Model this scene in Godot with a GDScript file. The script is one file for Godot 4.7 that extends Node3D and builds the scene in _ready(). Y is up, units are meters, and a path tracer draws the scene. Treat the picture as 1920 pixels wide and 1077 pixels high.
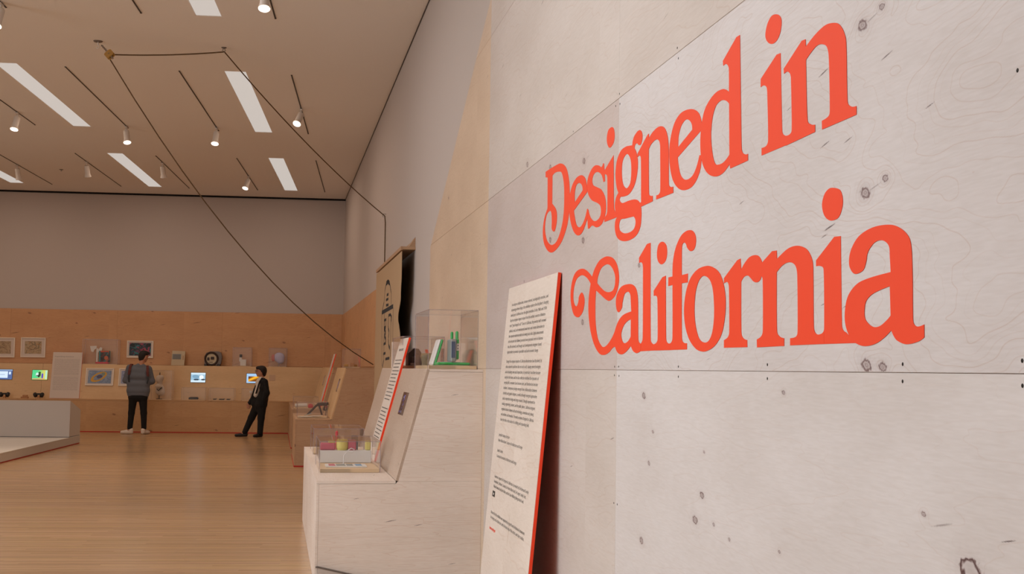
extends Node3D
# A museum gallery: birch plywood title wall at the right, stepped plywood display plinths, a lit grid ceiling.
# y is up, metres. The right-hand wall is turned 4.3 degrees: W(s, y, d) places a point s metres along it
# (away from the camera), y metres up and d metres to the side of the line through the camera.
const CEIL := 5.63
const BACK := -31.63
const EYE := Vector3(0, 1.55, 0)
var RV := Vector3(-0.0748668, 0, -0.9971936)      # along the right wall, away from the camera
var RN := Vector3(0.9971936, 0, -0.0748668)       # into the right wall
var WB := Basis(Vector3(0.9971936, 0, -0.0748668), Vector3.UP, Vector3(0.0748668, 0, 0.9971936))
var taken := {}
var uvo := Vector2.ZERO
var M := {}
var rng := RandomNumberGenerator.new()

func _ready():
	rng.seed = 41
	# ---------------------------------------------------------------- camera
	var cam := Camera3D.new()
	cam.name = "view_camera"
	cam.keep_aspect = Camera3D.KEEP_HEIGHT
	cam.fov = rad_to_deg(2.0 * atan(538.5 / 2440.0))
	cam.near = 0.05
	cam.far = 200.0
	cam.transform = Transform3D(Basis(Vector3(0.99441752, 0.01426947, 0.10454754), Vector3(-0.02082722, 0.99786476, 0.06190439), Vector3(-0.10344096, -0.06373624, 0.99259139)), EYE)
	add_child(cam)
	cam.current = true
	# ---------------------------------------------------------------- environment and exposure
	var env := Environment.new()
	env.background_mode = Environment.BG_COLOR
	env.background_color = Color(0, 0, 0)
	env.tonemap_mode = Environment.TONE_MAPPER_LINEAR
	env.tonemap_exposure = 1.0
	env.sdfgi_enabled = true
	env.ssao_enabled = true
	env.ssil_enabled = true
	var we := WorldEnvironment.new()
	we.name = "environment"
	we.environment = env
	add_child(we)
	# ---------------------------------------------------------------- light levels (the lamps themselves are built below)
	PANEL_ENERGY = 3.4
	PANEL_GLOW = 0.6
	SPOT_ENERGY = 3.0
	UNSEEN_SPOT_ENERGY = 8.4
	UNSEEN_WINDOW_ENERGY = 60.0
	make_materials()
	build_room()
	build_title_wall()
	build_lights()
	build_units()
	build_title_sign()
	build_near_exhibits()
	build_banner_and_rope()
	build_back_bench()
	build_back_exhibits()
	build_platform()
	build_man()
	build_woman()

var PANEL_ENERGY := 7.0
var PANEL_GLOW := 0.66
var SPOT_ENERGY := 6.0
var UNSEEN_SPOT_ENERGY := 22.0
var UNSEEN_WINDOW_ENERGY := 70.0

# ==================================================================== helpers
func W(s: float, y: float, d: float) -> Vector3:
	return RV * s + RN * d + Vector3(0, y, 0)

func numbered(called: String) -> String:
	var n: int = taken.get(called, 0)
	taken[called] = n + 1
	return called if n == 0 else "%s_%03d" % [called, n]

func tag(o: Node3D, label := "", category := "", group := "", kind := ""):
	if label: o.set_meta("label", label)
	if category: o.set_meta("category", category)
	if group: o.set_meta("group", group)
	if kind: o.set_meta("kind", kind)
	return o

func thing(called: String, label: String, category: String, at := Vector3.ZERO, turned := Basis.IDENTITY, group := "") -> Node3D:
	var o := Node3D.new()
	o.name = numbered(called)
	add_child(o)
	o.transform = Transform3D(turned, at)
	tag(o, label, category, group)
	return o

func put(called: String, mesh, m: Material, parent: Node = null, at := Vector3.ZERO, turned := Basis.IDENTITY) -> MeshInstance3D:
	var o := MeshInstance3D.new()
	if mesh is SurfaceTool:
		mesh = mesh.commit()
	o.mesh = mesh
	o.material_override = m
	if parent == null:
		o.name = numbered(called)
		add_child(o)
	else:
		o.name = called
		parent.add_child(o, true)
	o.transform = Transform3D(turned, at)
	return o

func struct(called: String, mesh, m: Material, parent: Node = null) -> MeshInstance3D:
	var o := put(called, mesh, m, parent)
	o.set_meta("kind", "structure")
	return o

func tool() -> SurfaceTool:
	var st := SurfaceTool.new()
	st.begin(Mesh.PRIMITIVE_TRIANGLES)
	return st

func uv_of(p: Vector3, n: Vector3) -> Vector2:
	var a := n.abs()
	if a.y > a.x and a.y > a.z: return Vector2(p.z, p.x) + uvo
	if a.x > a.z: return Vector2(p.z, -p.y) + uvo
	return Vector2(p.x, -p.y) + uvo

func tri(st: SurfaceTool, a: Vector3, b: Vector3, c: Vector3, n: Vector3):
	if (c - a).cross(b - a).dot(n) < 0:
		var t := b
		b = c
		c = t
	for p in [a, b, c]:
		st.set_normal(n)
		st.set_uv(uv_of(p, n))
		st.add_vertex(p)

func quad(st: SurfaceTool, a: Vector3, b: Vector3, c: Vector3, d: Vector3, out: Vector3):
	var n := (c - a).cross(b - d)
	if n.length() < 1e-12: return
	n = n.normalized()
	if n.dot(out) < 0: n = -n
	tri(st, a, b, c, n)
	tri(st, a, c, d, n)

# a box with chamfered edges
func box(st: SurfaceTool, c: Vector3, size: Vector3, ch := 0.0, turn := Basis.IDENTITY):
	var h := size / 2
	ch = min(ch, min(h.x, min(h.y, h.z)) * 0.9)
	var e := h - Vector3.ONE * ch
	for ax in 3:
		var u := (ax + 1) % 3
		var v := (ax + 2) % 3
		for s in [-1.0, 1.0]:
			var q := []
			for k in [[-1, -1], [1, -1], [1, 1], [-1, 1]]:
				var p := Vector3.ZERO
				p[ax] = s * h[ax]
				p[u] = k[0] * e[u]
				p[v] = k[1] * e[v]
				q.append(c + turn * p)
			var o := Vector3.ZERO
			o[ax] = s
			quad(st, q[0], q[1], q[2], q[3], turn * o)
		if ch <= 0: continue
		for s in [-1.0, 1.0]:
			for t in [-1.0, 1.0]:
				var q := []
				for k in [[0, -1], [0, 1], [1, 1], [1, -1]]:
					var p := Vector3.ZERO
					p[ax] = k[1] * e[ax]
					p[u] = s * (h[u] if k[0] == 0 else e[u])
					p[v] = t * (e[v] if k[0] == 0 else h[v])
					q.append(c + turn * p)
				var o := Vector3.ZERO
				o[u] = s
				o[v] = t
				quad(st, q[0], q[1], q[2], q[3], turn * o)
	if ch <= 0: return
	for sx in [-1.0, 1.0]:
		for sy in [-1.0, 1.0]:
			for sz in [-1.0, 1.0]:
				var sg := Vector3(sx, sy, sz)
				tri(st, c + turn * (sg * Vector3(h.x, e.y, e.z)), c + turn * (sg * Vector3(e.x, h.y, e.z)), c + turn * (sg * Vector3(e.x, e.y, h.z)), (turn * sg).normalized())

func boxm(c: Vector3, size: Vector3, ch := 0.003, turn := Basis.IDENTITY) -> SurfaceTool:
	var st := tool()
	box(st, c, size, ch, turn)
	return st

# polygon (x, y) pushed out from z0 to z1
func prism(st: SurfaceTool, poly: Array, z0: float, z1: float):
	var pp := PackedVector2Array(poly)
	var id := Geometry2D.triangulate_polygon(pp)
	for k in range(0, id.size(), 3):
		for z in [z0, z1]:
			tri(st, Vector3(pp[id[k]].x, pp[id[k]].y, z), Vector3(pp[id[k + 1]].x, pp[id[k + 1]].y, z), Vector3(pp[id[k + 2]].x, pp[id[k + 2]].y, z), Vector3(0, 0, sign(z - (z0 + z1) / 2)))
	var cw := 1.0 if Geometry2D.is_polygon_clockwise(pp) else -1.0
	for k in pp.size():
		var a := pp[k]
		var b := pp[(k + 1) % pp.size()]
		var n := Vector3(-(b - a).y, (b - a).x, 0) * cw
		quad(st, Vector3(a.x, a.y, z0), Vector3(b.x, b.y, z0), Vector3(b.x, b.y, z1), Vector3(a.x, a.y, z1), n)

func prismm(poly: Array, z0: float, z1: float) -> SurfaceTool:
	var st := tool()
	prism(st, poly, z0, z1)
	return st

# profile of (radius, height) turned round the y axis, flat or smooth
func lathe(st: SurfaceTool, prof: Array, seg := 20, at := Transform3D.IDENTITY):
	for i in seg:
		var a0 := TAU * i / seg
		var a1 := TAU * (i + 1) / seg
		for k in prof.size() - 1:
			var p: Vector2 = prof[k]
			var q: Vector2 = prof[k + 1]
			var nr := Vector2((q - p).y, -(q - p).x).normalized()
			var v := []
			for w in [[p, a0], [q, a0], [q, a1], [p, a1]]:
				v.append([Vector3(w[0].x * cos(w[1]), w[0].y, w[0].x * sin(w[1])), Vector3(nr.x * cos(w[1]), nr.y, nr.x * sin(w[1]))])
			for t in [[0, 1, 2], [0, 2, 3]]:
				var a: Vector3 = v[t[0]][0]
				var b: Vector3 = v[t[1]][0]
				var c: Vector3 = v[t[2]][0]
				var f := (c - a).cross(b - a)
				if f.length() < 1e-12: continue
				var order := [0, 1, 2] if f.dot(v[t[0]][1] + v[t[1]][1] + v[t[2]][1]) > 0 else [0, 2, 1]
				for o in order:
					st.set_normal(at.basis * v[t[o]][1])
					st.set_uv(Vector2(v[t[o]][0].y, atan2(v[t[o]][0].z, v[t[o]][0].x) * 0.05) + uvo)
					st.add_vertex(at * v[t[o]][0])

func lathem(prof: Array, seg := 20) -> SurfaceTool:
	var st := tool()
	lathe(st, prof, seg)
	return st

# round bar along points
func tube(st: SurfaceTool, pts: Array, r: float, seg := 8):
	var rings := []
	var side := Vector3.ZERO
	for i in pts.size():
		var d: Vector3 = (pts[min(i + 1, pts.size() - 1)] - pts[max(i - 1, 0)]).normalized()
		if side == Vector3.ZERO:
			side = d.cross(Vector3.UP if abs(d.y) < 0.9 else Vector3.RIGHT).normalized()
		side = (side - d * side.dot(d)).normalized()
		var up := d.cross(side)
		var ring := []
		for k in seg:
			var n := side * cos(TAU * k / seg) + up * sin(TAU * k / seg)
			ring.append([pts[i] + n * r, n])
		rings.append(ring)
	for i in pts.size() - 1:
		for k in seg:
			var q := [rings[i][k], rings[i][(k + 1) % seg], rings[i + 1][(k + 1) % seg], rings[i + 1][k]]
			for t in [[0, 1, 2], [0, 2, 3]]:
				var f: Vector3 = (q[t[2]][0] - q[t[0]][0]).cross(q[t[1]][0] - q[t[0]][0])
				var order := [0, 1, 2] if f.dot(q[t[0]][1] + q[t[1]][1] + q[t[2]][1]) > 0 else [0, 2, 1]
				for o in order:
					st.set_normal(q[t[o]][1])
					st.set_uv(Vector2(i * 0.02, k * 0.01))
					st.add_vertex(q[t[o]][0])
	for e in [0, pts.size() - 1]:
		var out: Vector3 = (pts[0] - pts[1]) if e == 0 else (pts[-1] - pts[-2])
		for k in seg:
			tri(st, pts[e], rings[e][k][0], rings[e][(k + 1) % seg][0], out.normalized())

func tubem(pts: Array, r: float, seg := 8) -> SurfaceTool:
	var st := tool()
	tube(st, pts, r, seg)
	return st

# smooth body from tapered capsules [a, b, ra, rb] and ellipsoids [centre, radii], joined with a smooth minimum and meshed as surface nets
func body(parts: Array, cell: float, k: float) -> ArrayMesh:
	var lo := Vector3.ONE * 1e9
	var hi := -lo
	for p in parts:
		var r: Vector3 = Vector3.ONE * max(p[2], p[3]) if p.size() == 4 else p[1]
		lo = lo.min(p[0] - r).min((p[1] if p.size() == 4 else p[0]) - r)
		hi = hi.max(p[0] + r).max((p[1] if p.size() == 4 else p[0]) + r)
	lo -= Vector3.ONE * (k + 2.5 * cell)
	hi += Vector3.ONE * (k + 2.5 * cell)
	var nx := int((hi.x - lo.x) / cell) + 1
	var ny := int((hi.y - lo.y) / cell) + 1
	var nz := int((hi.z - lo.z) / cell) + 1
	var f := PackedFloat32Array()
	f.resize(nx * ny * nz)
	f.fill(1.0)
	for p in parts:
		var caps: bool = p.size() == 4
		var r: Vector3 = Vector3.ONE * max(p[2], p[3]) if caps else p[1]
		var m := Vector3.ONE * (k + 2.0 * cell)
		var a: Vector3 = p[0]
		var b: Vector3 = p[1] if caps else p[0]
		var l0 := (a.min(b) - r - m - lo) / cell
		var l1 := (a.max(b) + r + m - lo) / cell
		var ab := b - a
		var inv: float = 1.0 / max(ab.length_squared(), 1e-9)
		var ra: float = p[2] if caps else 0.0
		var rd: float = p[3] - p[2] if caps else 0.0
		var rm: float = min(r.x, min(r.y, r.z))
		for z in range(max(int(l0.z), 0), min(int(l1.z) + 2, nz)):
			for y in range(max(int(l0.y), 0), min(int(l1.y) + 2, ny)):
				var at := (z * ny + y) * nx
				for x in range(max(int(l0.x), 0), min(int(l1.x) + 2, nx)):
					var q := Vector3(lo.x + x * cell, lo.y + y * cell, lo.z + z * cell)
					var d := 0.0
					if caps:
						var t: float = clampf((q - a).dot(ab) * inv, 0.0, 1.0)
						d = (q - a - ab * t).length() - ra - rd * t
					else:
						d = (((q - a) / r).length() - 1.0) * rm
					var e: float = f[at + x]
					var hmix: float = maxf(k - absf(d - e), 0.0) / k
					f[at + x] = minf(d, e) - hmix * hmix * k * 0.25
	var where := PackedInt32Array()
	where.resize(nx * ny * nz)
	where.fill(-1)
	var verts := PackedVector3Array()
	var idx := PackedInt32Array()
	var step := [1, nx, nx * ny]
	for z in nz - 1:
		for y in ny - 1:
			for x in nx - 1:
				var at := (z * ny + y) * nx + x
				var inside := 0
				for c in 8:
					if f[at + (c & 1) + ((c >> 1) & 1) * nx + (c >> 2) * nx * ny] < 0: inside += 1
				if inside == 0 or inside == 8: continue
				var sum := Vector3.ZERO
				var n := 0
				for c in 8:
					for ax in 3:
						if c & (1 << ax): continue
						var c2 := c | (1 << ax)
						var f0: float = f[at + (c & 1) + ((c >> 1) & 1) * nx + (c >> 2) * nx * ny]
						var f1: float = f[at + (c2 & 1) + ((c2 >> 1) & 1) * nx + (c2 >> 2) * nx * ny]
						if (f0 < 0) == (f1 < 0): continue
						var p := Vector3(c & 1, (c >> 1) & 1, c >> 2)
						p[ax] += f0 / (f0 - f1)
						sum += p
						n += 1
				where[at] = verts.size()
				verts.append(lo + (Vector3(x, y, z) + sum / n) * cell)
	var norms := PackedVector3Array()
	norms.resize(verts.size())
	for z in range(1, nz - 1):
		for y in range(1, ny - 1):
			for x in range(1, nx - 1):
				var at := (z * ny + y) * nx + x
				for ax in 3:
					var f0: float = f[at]
					var f1: float = f[at + step[ax]]
					if (f0 < 0) == (f1 < 0): continue
					var u: int = step[(ax + 1) % 3]
					var v: int = step[(ax + 2) % 3]
					var q := [where[at], where[at - u], where[at - u - v], where[at - v]]
					if q.min() < 0: continue
					var out := Vector3.ZERO
					out[ax] = 1.0 if f0 < 0 else -1.0
					for t in [[0, 1, 2], [0, 2, 3]]:
						var i0: int = q[t[0]]
						var i1: int = q[t[1]]
						var i2: int = q[t[2]]
						var fn := (verts[i2] - verts[i0]).cross(verts[i1] - verts[i0])
						if fn.dot(out) < 0:
							var sw := i1
							i1 = i2
							i2 = sw
							fn = -fn
						idx.append(i0)
						idx.append(i1)
						idx.append(i2)
						for i in [i0, i1, i2]:
							norms[i] += fn
	var uvs := PackedVector2Array()
	for i in verts.size():
		norms[i] = norms[i].normalized()
		uvs.append(Vector2(verts[i].x + verts[i].z, verts[i].y))
	var arr := []
	arr.resize(Mesh.ARRAY_MAX)
	arr[Mesh.ARRAY_VERTEX] = verts
	arr[Mesh.ARRAY_NORMAL] = norms
	arr[Mesh.ARRAY_TEX_UV] = uvs
	arr[Mesh.ARRAY_INDEX] = idx
	var am := ArrayMesh.new()
	am.add_surface_from_arrays(Mesh.PRIMITIVE_TRIANGLES, arr)
	return am

# smooth outline through "x y, x y*, ..." given in millimetres; a star marks a corner
func outline(text: String) -> PackedVector2Array:
	var p := []
	var corner := []
	for t in text.split(","):
		corner.append(t.ends_with("*"))
		var xy := t.trim_suffix("*").split(" ")
		p.append(Vector2(float(xy[0]), float(xy[1])) / 1000.0)
	var n := p.size()
	var out := PackedVector2Array()
	for i in n:
		var a: Vector2 = p[i]
		var b: Vector2 = p[(i + 1) % n]
		var ta: Vector2 = (b - p[(i + n - 1) % n]) * 0.5
		var tb: Vector2 = (p[(i + 2) % n] - a) * 0.5
		if corner[i] and corner[(i + 1) % n]:
			out.append(a)
			continue
		var l: float = (b - a).length()
		if corner[i]: ta = (b - a) * 1.5 - tb * 0.5
		if corner[(i + 1) % n]: tb = (b - a) * 1.5 - ta * 0.5
		ta = ta.limit_length(l * 1.4)
		tb = tb.limit_length(l * 1.4)
		for k in 5:
			var t := k / 5.0
			var t2 := t * t
			var t3 := t2 * t
			out.append(a * (2 * t3 - 3 * t2 + 1) + ta * (t3 - 2 * t2 + t) + b * (3 * t2 - 2 * t3) + tb * (t3 - t2))
	return out

# lines of lettering in the x, y plane facing +z: each line is [text, x, y, height of capital, width or 0]
func lettering(lines: Array, font_name := "Droid Sans", step := 4.0, depth := 0.0006) -> SurfaceTool:
	var st := tool()
	var font := SystemFont.new()
	font.font_names = PackedStringArray([font_name])
	for l in lines:
		var tm := TextMesh.new()
		tm.text = l[0]
		tm.font = font
		tm.font_size = 32
		tm.pixel_size = 0.01
		tm.curve_step = step
		tm.depth = 0.01
		tm.horizontal_alignment = HORIZONTAL_ALIGNMENT_LEFT
		var k: float = l[3] / 0.23
		var b := tm.get_aabb()
		var kx: float = k if l[4] == 0 else l[4] / b.size.x
		st.append_from(tm, 0, Transform3D(Basis(Vector3(kx, 0, 0), Vector3(0, k, 0), Vector3(0, 0, depth / 0.01)), Vector3(l[1] - b.position.x * kx, l[2], depth / 2)))
	return st

func mat(hex: String, rough := 0.6, metal := 0.0) -> StandardMaterial3D:
	var m := StandardMaterial3D.new()
	m.albedo_color = Color(hex)
	m.roughness = rough
	m.metallic = metal
	return m

func glow(hex: String, energy: float) -> StandardMaterial3D:
	var m := mat(hex, 0.5)
	m.emission_enabled = true
	m.emission = Color(hex)
	m.emission_energy_multiplier = energy
	return m

func with_tex(hex: String, t: Texture2D, scale: Vector3, rough := 0.55) -> StandardMaterial3D:
	var m := mat(hex, rough)
	m.albedo_texture = t
	m.uv1_scale = scale
	return m

# ==================================================================== materials
# rotary-cut veneer: level lines of a stretched noise, fine fibres, and the sheet's own knots and streaks
# marks: "u v radius kind" in metres from the sheet's upper left corner; kinds: k knot, e open knot, t knot with tail, s dark streak, b brown streak
func ply_tex(noise_seed: int, w: int, h: int, long_m: float, lines: float, strength: float, stretch: Vector2, marks := "", wide := 0.8) -> ImageTexture:
	var tall_m := long_m * h / w
	var big := FastNoiseLite.new()
	big.seed = noise_seed
	big.noise_type = FastNoiseLite.TYPE_SIMPLEX_SMOOTH
	big.fractal_octaves = 5
	big.fractal_gain = 0.45
	big.frequency = 1.0
	var fine := FastNoiseLite.new()
	fine.seed = noise_seed + 7
	fine.noise_type = FastNoiseLite.TYPE_VALUE
	fine.fractal_octaves = 2
	fine.frequency = 1.0
	var bump := PackedFloat32Array()
	bump.resize(w * h)
	var todo := []
	for t in marks.split(",", false):
		var f := t.strip_edges().split(" ")
		todo.append([float(f[0]), float(f[1]), float(f[2]), f[3]])
	for k in todo:
		if k[3] == "s" or k[3] == "b": continue
		var reach: float = k[2] * 7.0
		for y in range(max(0, int((k[1] - reach) / tall_m * h)), min(h, int((k[1] + reach) / tall_m * h))):
			for x in range(max(0, int((k[0] - reach * 1.6) / long_m * w)), min(w, int((k[0] + reach * 1.6) / long_m * w))):
				var d: float = Vector2((x * long_m / w - k[0]) / 1.5, y * tall_m / h - k[1]).length() / k[2]
				bump[y * w + x] += 0.55 * exp(-d * d / 9.0)
	var bytes := PackedByteArray()
	bytes.resize(w * h * 3)
	var i := 0
	var px := long_m / w
	var above := PackedFloat32Array()
	above.resize(w)
	for y in h:
		var my := y * px
		for x in w:
			var mx := x * px
			var v := big.get_noise_2d(mx * stretch.x, my * stretch.y) * lines + bump[y * w + x] * lines * 0.5
			# lines of even width: the level's distance over its slope
			var slope: float = maxf(absf(v - above[x]) + absf(v - above[maxi(x - 1, 0)]), 0.004)
			above[x] = v
			var fr := v - floorf(v)
			var a := clampf(1.25 - absf(fr - 0.5) / (slope * wide), 0.0, 1.0)
			a = a * strength * (0.6 + 0.4 * sin(v * 2.3))
			var g := fine.get_noise_2d(mx * 22.0, my * 260.0) * 0.022 + big.get_noise_2d(mx * 0.9 + 40.0, my * 2.1) * 0.035
			var c := 0.955 + g
			bytes[i] = int(clampf(c - a * 0.10, 0.0, 1.0) * 255.0)
			bytes[i + 1] = int(clampf(c - a * 0.19 + g * 0.2, 0.0, 1.0) * 255.0)
			bytes[i + 2] = int(clampf(c - a * 0.24 + g * 0.4, 0.0, 1.0) * 255.0)
			i += 3
	for k in todo:
		var r: float = k[2]
		var kind: String = k[3]
		var rx := r * (7.0 if kind == "s" or kind == "b" else 5.5)
		for y in range(max(0, int((k[1] - r * 3.0) / tall_m * h)), min(h, int((k[1] + r * 3.0) / tall_m * h) + 1)):
			for x in range(max(0, int((k[0] - rx) / long_m * w)), min(w, int((k[0] + rx) / long_m * w) + 1)):
				var d := Vector2(x * px - k[0], y * px - k[1]) / r
				var wob := 1.0 + 0.35 * big.get_noise_2d(d.x * 0.9 + k[0] * 13.0, d.y * 0.9 + k[1] * 7.0)
				var dark := 0.0
				var red := 0.0
				if kind == "s" or kind == "b":
					d = d.rotated(0.18)
					var e := Vector2(d.x / 5.5, d.y * 3.2).length() * wob
					dark = clampf(1.25 - e * 1.3, 0.0, 1.0) * (0.7 if kind == "s" else 0.28)
					red = 0.25
				else:
					var e := Vector2(d.x / 1.9, d.y - d.x * 0.12).length() * wob
					if kind == "e": dark = clampf(1.0 - absf(e - 0.85) * 4.0, 0.0, 1.0) * 0.8
					else: dark = clampf(1.0 - absf(e - 0.8) * 4.0, 0.0, 1.0) * 0.55 + (0.14 if e < 0.75 else 0.0) + (clampf(1.0 - absf(e - 0.25) * 6.0, 0.0, 1.0) * 0.18)
					var halo := clampf(1.0 - e / 2.8, 0.0, 1.0)
					red = 0.5
					dark = maxf(dark, halo * halo * 0.12)
				if dark <= 0.0: continue
				var j := (y * w + x) * 3
				bytes[j] = int(bytes[j] * (1.0 - dark * (1.0 - red * 0.3)))
				bytes[j + 1] = int(bytes[j + 1] * (1.0 - dark))
				bytes[j + 2] = int(bytes[j + 2] * (1.0 - dark))
	var im := Image.create_from_data(w, h, false, Image.FORMAT_RGB8, bytes)
	im.generate_mipmaps()
	return ImageTexture.create_from_image(im)

# marks given as "s y r kind" on the right wall, turned into sheet coordinates
func on_sheet(s1: float, y1: float, text: String) -> String:
	var out := []
	for t in text.split(","):
		var f := t.strip_edges().split(" ")
		out.append("%f %f %s %s" % [s1 - float(f[0]), y1 - float(f[1]), f[2], f[3]])
	return ",".join(PackedStringArray(out))

func noise_tex(w: int, h: int, fx: float, fy: float, lo: float, hi: float, noise_seed: int) -> ImageTexture:
	var n := FastNoiseLite.new()
	n.seed = noise_seed
	n.fractal_octaves = 3
	n.frequency = 1.0
	var im := Image.create(w, h, true, Image.FORMAT_RGB8)
	for y in h:
		for x in w:
			var v := lerpf(lo, hi, clampf(n.get_noise_2d(x * fx, y * fy) * 0.8 + 0.5, 0.0, 1.0))
			im.set_pixel(x, y, Color(v, v, v))
	im.generate_mipmaps()
	return ImageTexture.create_from_image(im)

func make_materials():
	var plain_ply := ply_tex(5, 1024, 512, 2.44, 7.0, 0.3, Vector2(0.5, 2.2), "0.4 0.25 0.006 s,0.9 0.5 0.005 s,1.4 0.2 0.007 s,1.9 0.7 0.006 b,0.6 0.9 0.007 b,2.2 0.4 0.005 s,1.1 0.85 0.012 k")
	var unit_ply := ply_tex(23, 1024, 512, 2.44, 9.0, 0.4, Vector2(0.35, 3.4), "0.55 0.30 0.009 s,1.75 0.31 0.009 s,1.95 0.34 0.007 s,0.5 0.52 0.006 b,1.2 0.75 0.007 b,2.2 0.62 0.006 s,0.9 0.95 0.006 b,1.5 0.15 0.005 s")
	var band_ply := ply_tex(61, 1024, 512, 2.44, 6.0, 0.8, Vector2(0.4, 2.6), "0.62 0.33 0.018 k,1.7 0.55 0.012 k,0.3 0.8 0.02 s,1.95 0.86 0.014 s,1.2 0.2 0.012 s,2.1 0.3 0.014 k,1.1 0.9 0.012 b")
	var hi := on_sheet(5.652, 2.787, "3.167 2.473 0.015 k,3.154 2.026 0.015 k,3.149 1.577 0.016 k,3.055 2.492 0.009 k,3.04 2.048 0.009 k,3.058 1.572 0.012 k,3.110 2.478 0.008 b,3.10 2.034 0.008 b,3.030 2.359 0.007 s,3.415 2.402 0.008 s,3.405 2.196 0.007 s,3.256 2.183 0.006 s,2.811 2.188 0.005 s,3.668 2.348 0.004 s,3.377 1.959 0.009 s,3.413 1.938 0.005 s,3.42 1.747 0.004 s,3.268 1.736 0.005 s,4.072 2.114 0.005 s,5.184 1.831 0.006 s,5.3 2.0 0.009 k,4.4 1.6 0.005 b")
	var low := on_sheet(5.652, 1.557, "5.213 1.453 0.013 k,5.078 1.311 0.007 k,5.131 1.181 0.009 k,4.462 1.116 0.012 k,4.538 1.021 0.015 k,5.232 0.857 0.014 k,4.335 1.028 0.006 k,4.178 0.997 0.006 k,3.739 1.017 0.005 k,2.643 1.129 0.024 e,3.707 1.495 0.007 k,2.853 1.228 0.006 k,2.767 1.212 0.01 b,2.494 1.211 0.006 s,4.441 1.27 0.005 k")
	var left := on_sheet(9.328, 2.787, "6.343 2.608 0.016 k,6.342 2.206 0.016 k,6.335 1.795 0.014 k,7.16 2.7 0.015 k,7.135 2.285 0.015 k,6.26 2.615 0.007 b,6.26 2.212 0.007 b,6.6 2.45 0.006 s,7.9 2.1 0.006 k")
	var scale1 := Vector3(1, 1, 1)
	M.sheet_high = with_tex("d0c8c6", ply_tex(11, 2048, 688, 3.66, 17.0, 0.5, Vector2(0.42, 1.1), hi, 0.65), scale1, 0.5)
	M.sheet_low = with_tex("d3cbc8", ply_tex(12, 2048, 872, 3.66, 8.0, 0.2, Vector2(0.28, 2.2), low), scale1, 0.5)
	M.sheet_left = with_tex("c2b3ad", ply_tex(13, 1024, 344, 3.66, 5.0, 0.25, Vector2(0.5, 1.7), left), scale1, 0.5)
	M.sheet_pale = with_tex("cbbfb7", plain_ply, scale1, 0.5)
	M.sheet_tan = with_tex("d2b9a0", plain_ply, scale1, 0.5)
	var s2 := Vector3(1 / 2.44, 1 / 1.22, 1)
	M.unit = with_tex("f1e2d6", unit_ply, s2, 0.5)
	M.unit_slope_shaded = with_tex("c2ac9a", unit_ply, s2, 0.5)  # shade on the near plinth's slope is put into this darker colour
	M.unit_slope_shaded.uv1_triplanar = true
	M.unit_slope_shaded.uv1_scale = Vector3(1 / 2.44, 1 / 1.22, 1 / 2.44)
	M.unit_edge = with_tex("c9a986", unit_ply, Vector3(0.4, 12, 1), 0.6)
	M.ply_core = mat("b48d68", 0.7)
	M.bench = with_tex("d3a675", band_ply, s2, 0.55)
	M.bench_slope = with_tex("e0bb8c", unit_ply, Vector3(1 / 2.44, 1 / 1.22, 1 / 2.44), 0.5)
	M.bench_slope.uv1_triplanar = true
	M.band = with_tex("d3a173", band_ply, s2, 0.55)
	M.bench_dimmed = with_tex("c6a07c", band_ply, s2, 0.55)  # far plinths: the dimmer light there is put into this darker wood
	M.white_wall = mat("bfb5af", 0.9)
	M.ceiling = mat("eeeae6", 0.95)
	M.shadow_gap = mat("0b0b0c", 0.9)
	M.track = mat("3c342e", 0.6)
	M.lamp_white = mat("d8d0c8", 0.5)
	M.steel = mat("a09a94", 0.3, 0.9)
	M.orange = mat("e64019", 0.55)
	M.orange_edge = mat("ff4216", 0.45)
	M.sign_white = mat("d3c6bb", 0.6)
	M.sign_wood = with_tex("dfd0c4", ply_tex(31, 512, 256, 2.44, 5.0, 0.3, Vector2(0.4, 2.4)), s2, 0.55)
	M.print = mat("7a726b", 0.8)
	M.print_pale = mat("7d756f", 0.8)
	M.black = mat("151413", 0.5)
	M.red_strip = mat("b8241a", 0.6)
	M.plinth_white = mat("c2bab3", 0.8)
	M.platform_top = mat("cfccc6", 0.7)
	M.acrylic = StandardMaterial3D.new()
	M.acrylic.transparency = BaseMaterial3D.TRANSPARENCY_ALPHA
	M.acrylic.albedo_color = Color(0.92, 0.92, 0.95, 0.015)
	M.acrylic.roughness = 0.02
	M.acrylic.metallic_specular = 0.36
	M.acrylic_edge = StandardMaterial3D.new()
	M.acrylic_edge.transparency = BaseMaterial3D.TRANSPARENCY_ALPHA
	M.acrylic_edge.albedo_color = Color(0.62, 0.57, 0.62, 0.32)
	M.acrylic_edge.roughness = 0.2
	M.floor_board = with_tex("ffffff", noise_tex(512, 256, 0.012, 0.22, 0.88, 1.0, 3), Vector3(0.6, 2.0, 1), 0.23)
	M.floor_board.vertex_color_use_as_albedo = true
	M.subfloor = mat("7a5a3c", 0.7)
	M.screw = mat("1d1814", 0.4, 0.5)
	M.green = mat("1fae4c", 0.4)
	M.green_dark = mat("158a3c", 0.4)
	M.device_white = mat("dcd9d6", 0.45)
	M.device_grey = mat("8d9391", 0.5)
	M.device_beige = mat("c9b99b", 0.55)
	M.screen_dark = mat("3c4f6e", 0.25)
	M.dark_brown = mat("33221b", 0.5)
	M.dark_grey = mat("2c2928", 0.45)
	M.mid_grey = mat("6f655f", 0.4, 0.3)
	M.tan_wood = mat("b08055", 0.6)
	M.kraft = mat("b79a78", 0.85)
	M.bar_wood = with_tex("b99472", unit_ply, s2, 0.6)
	M.brass = mat("b98f4a", 0.4, 0.3)
	M.rope = mat("5f482e", 0.8)
	M.paper = mat("dfdcd6", 0.7)
	M.yellow = mat("e2c231", 0.6)
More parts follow.
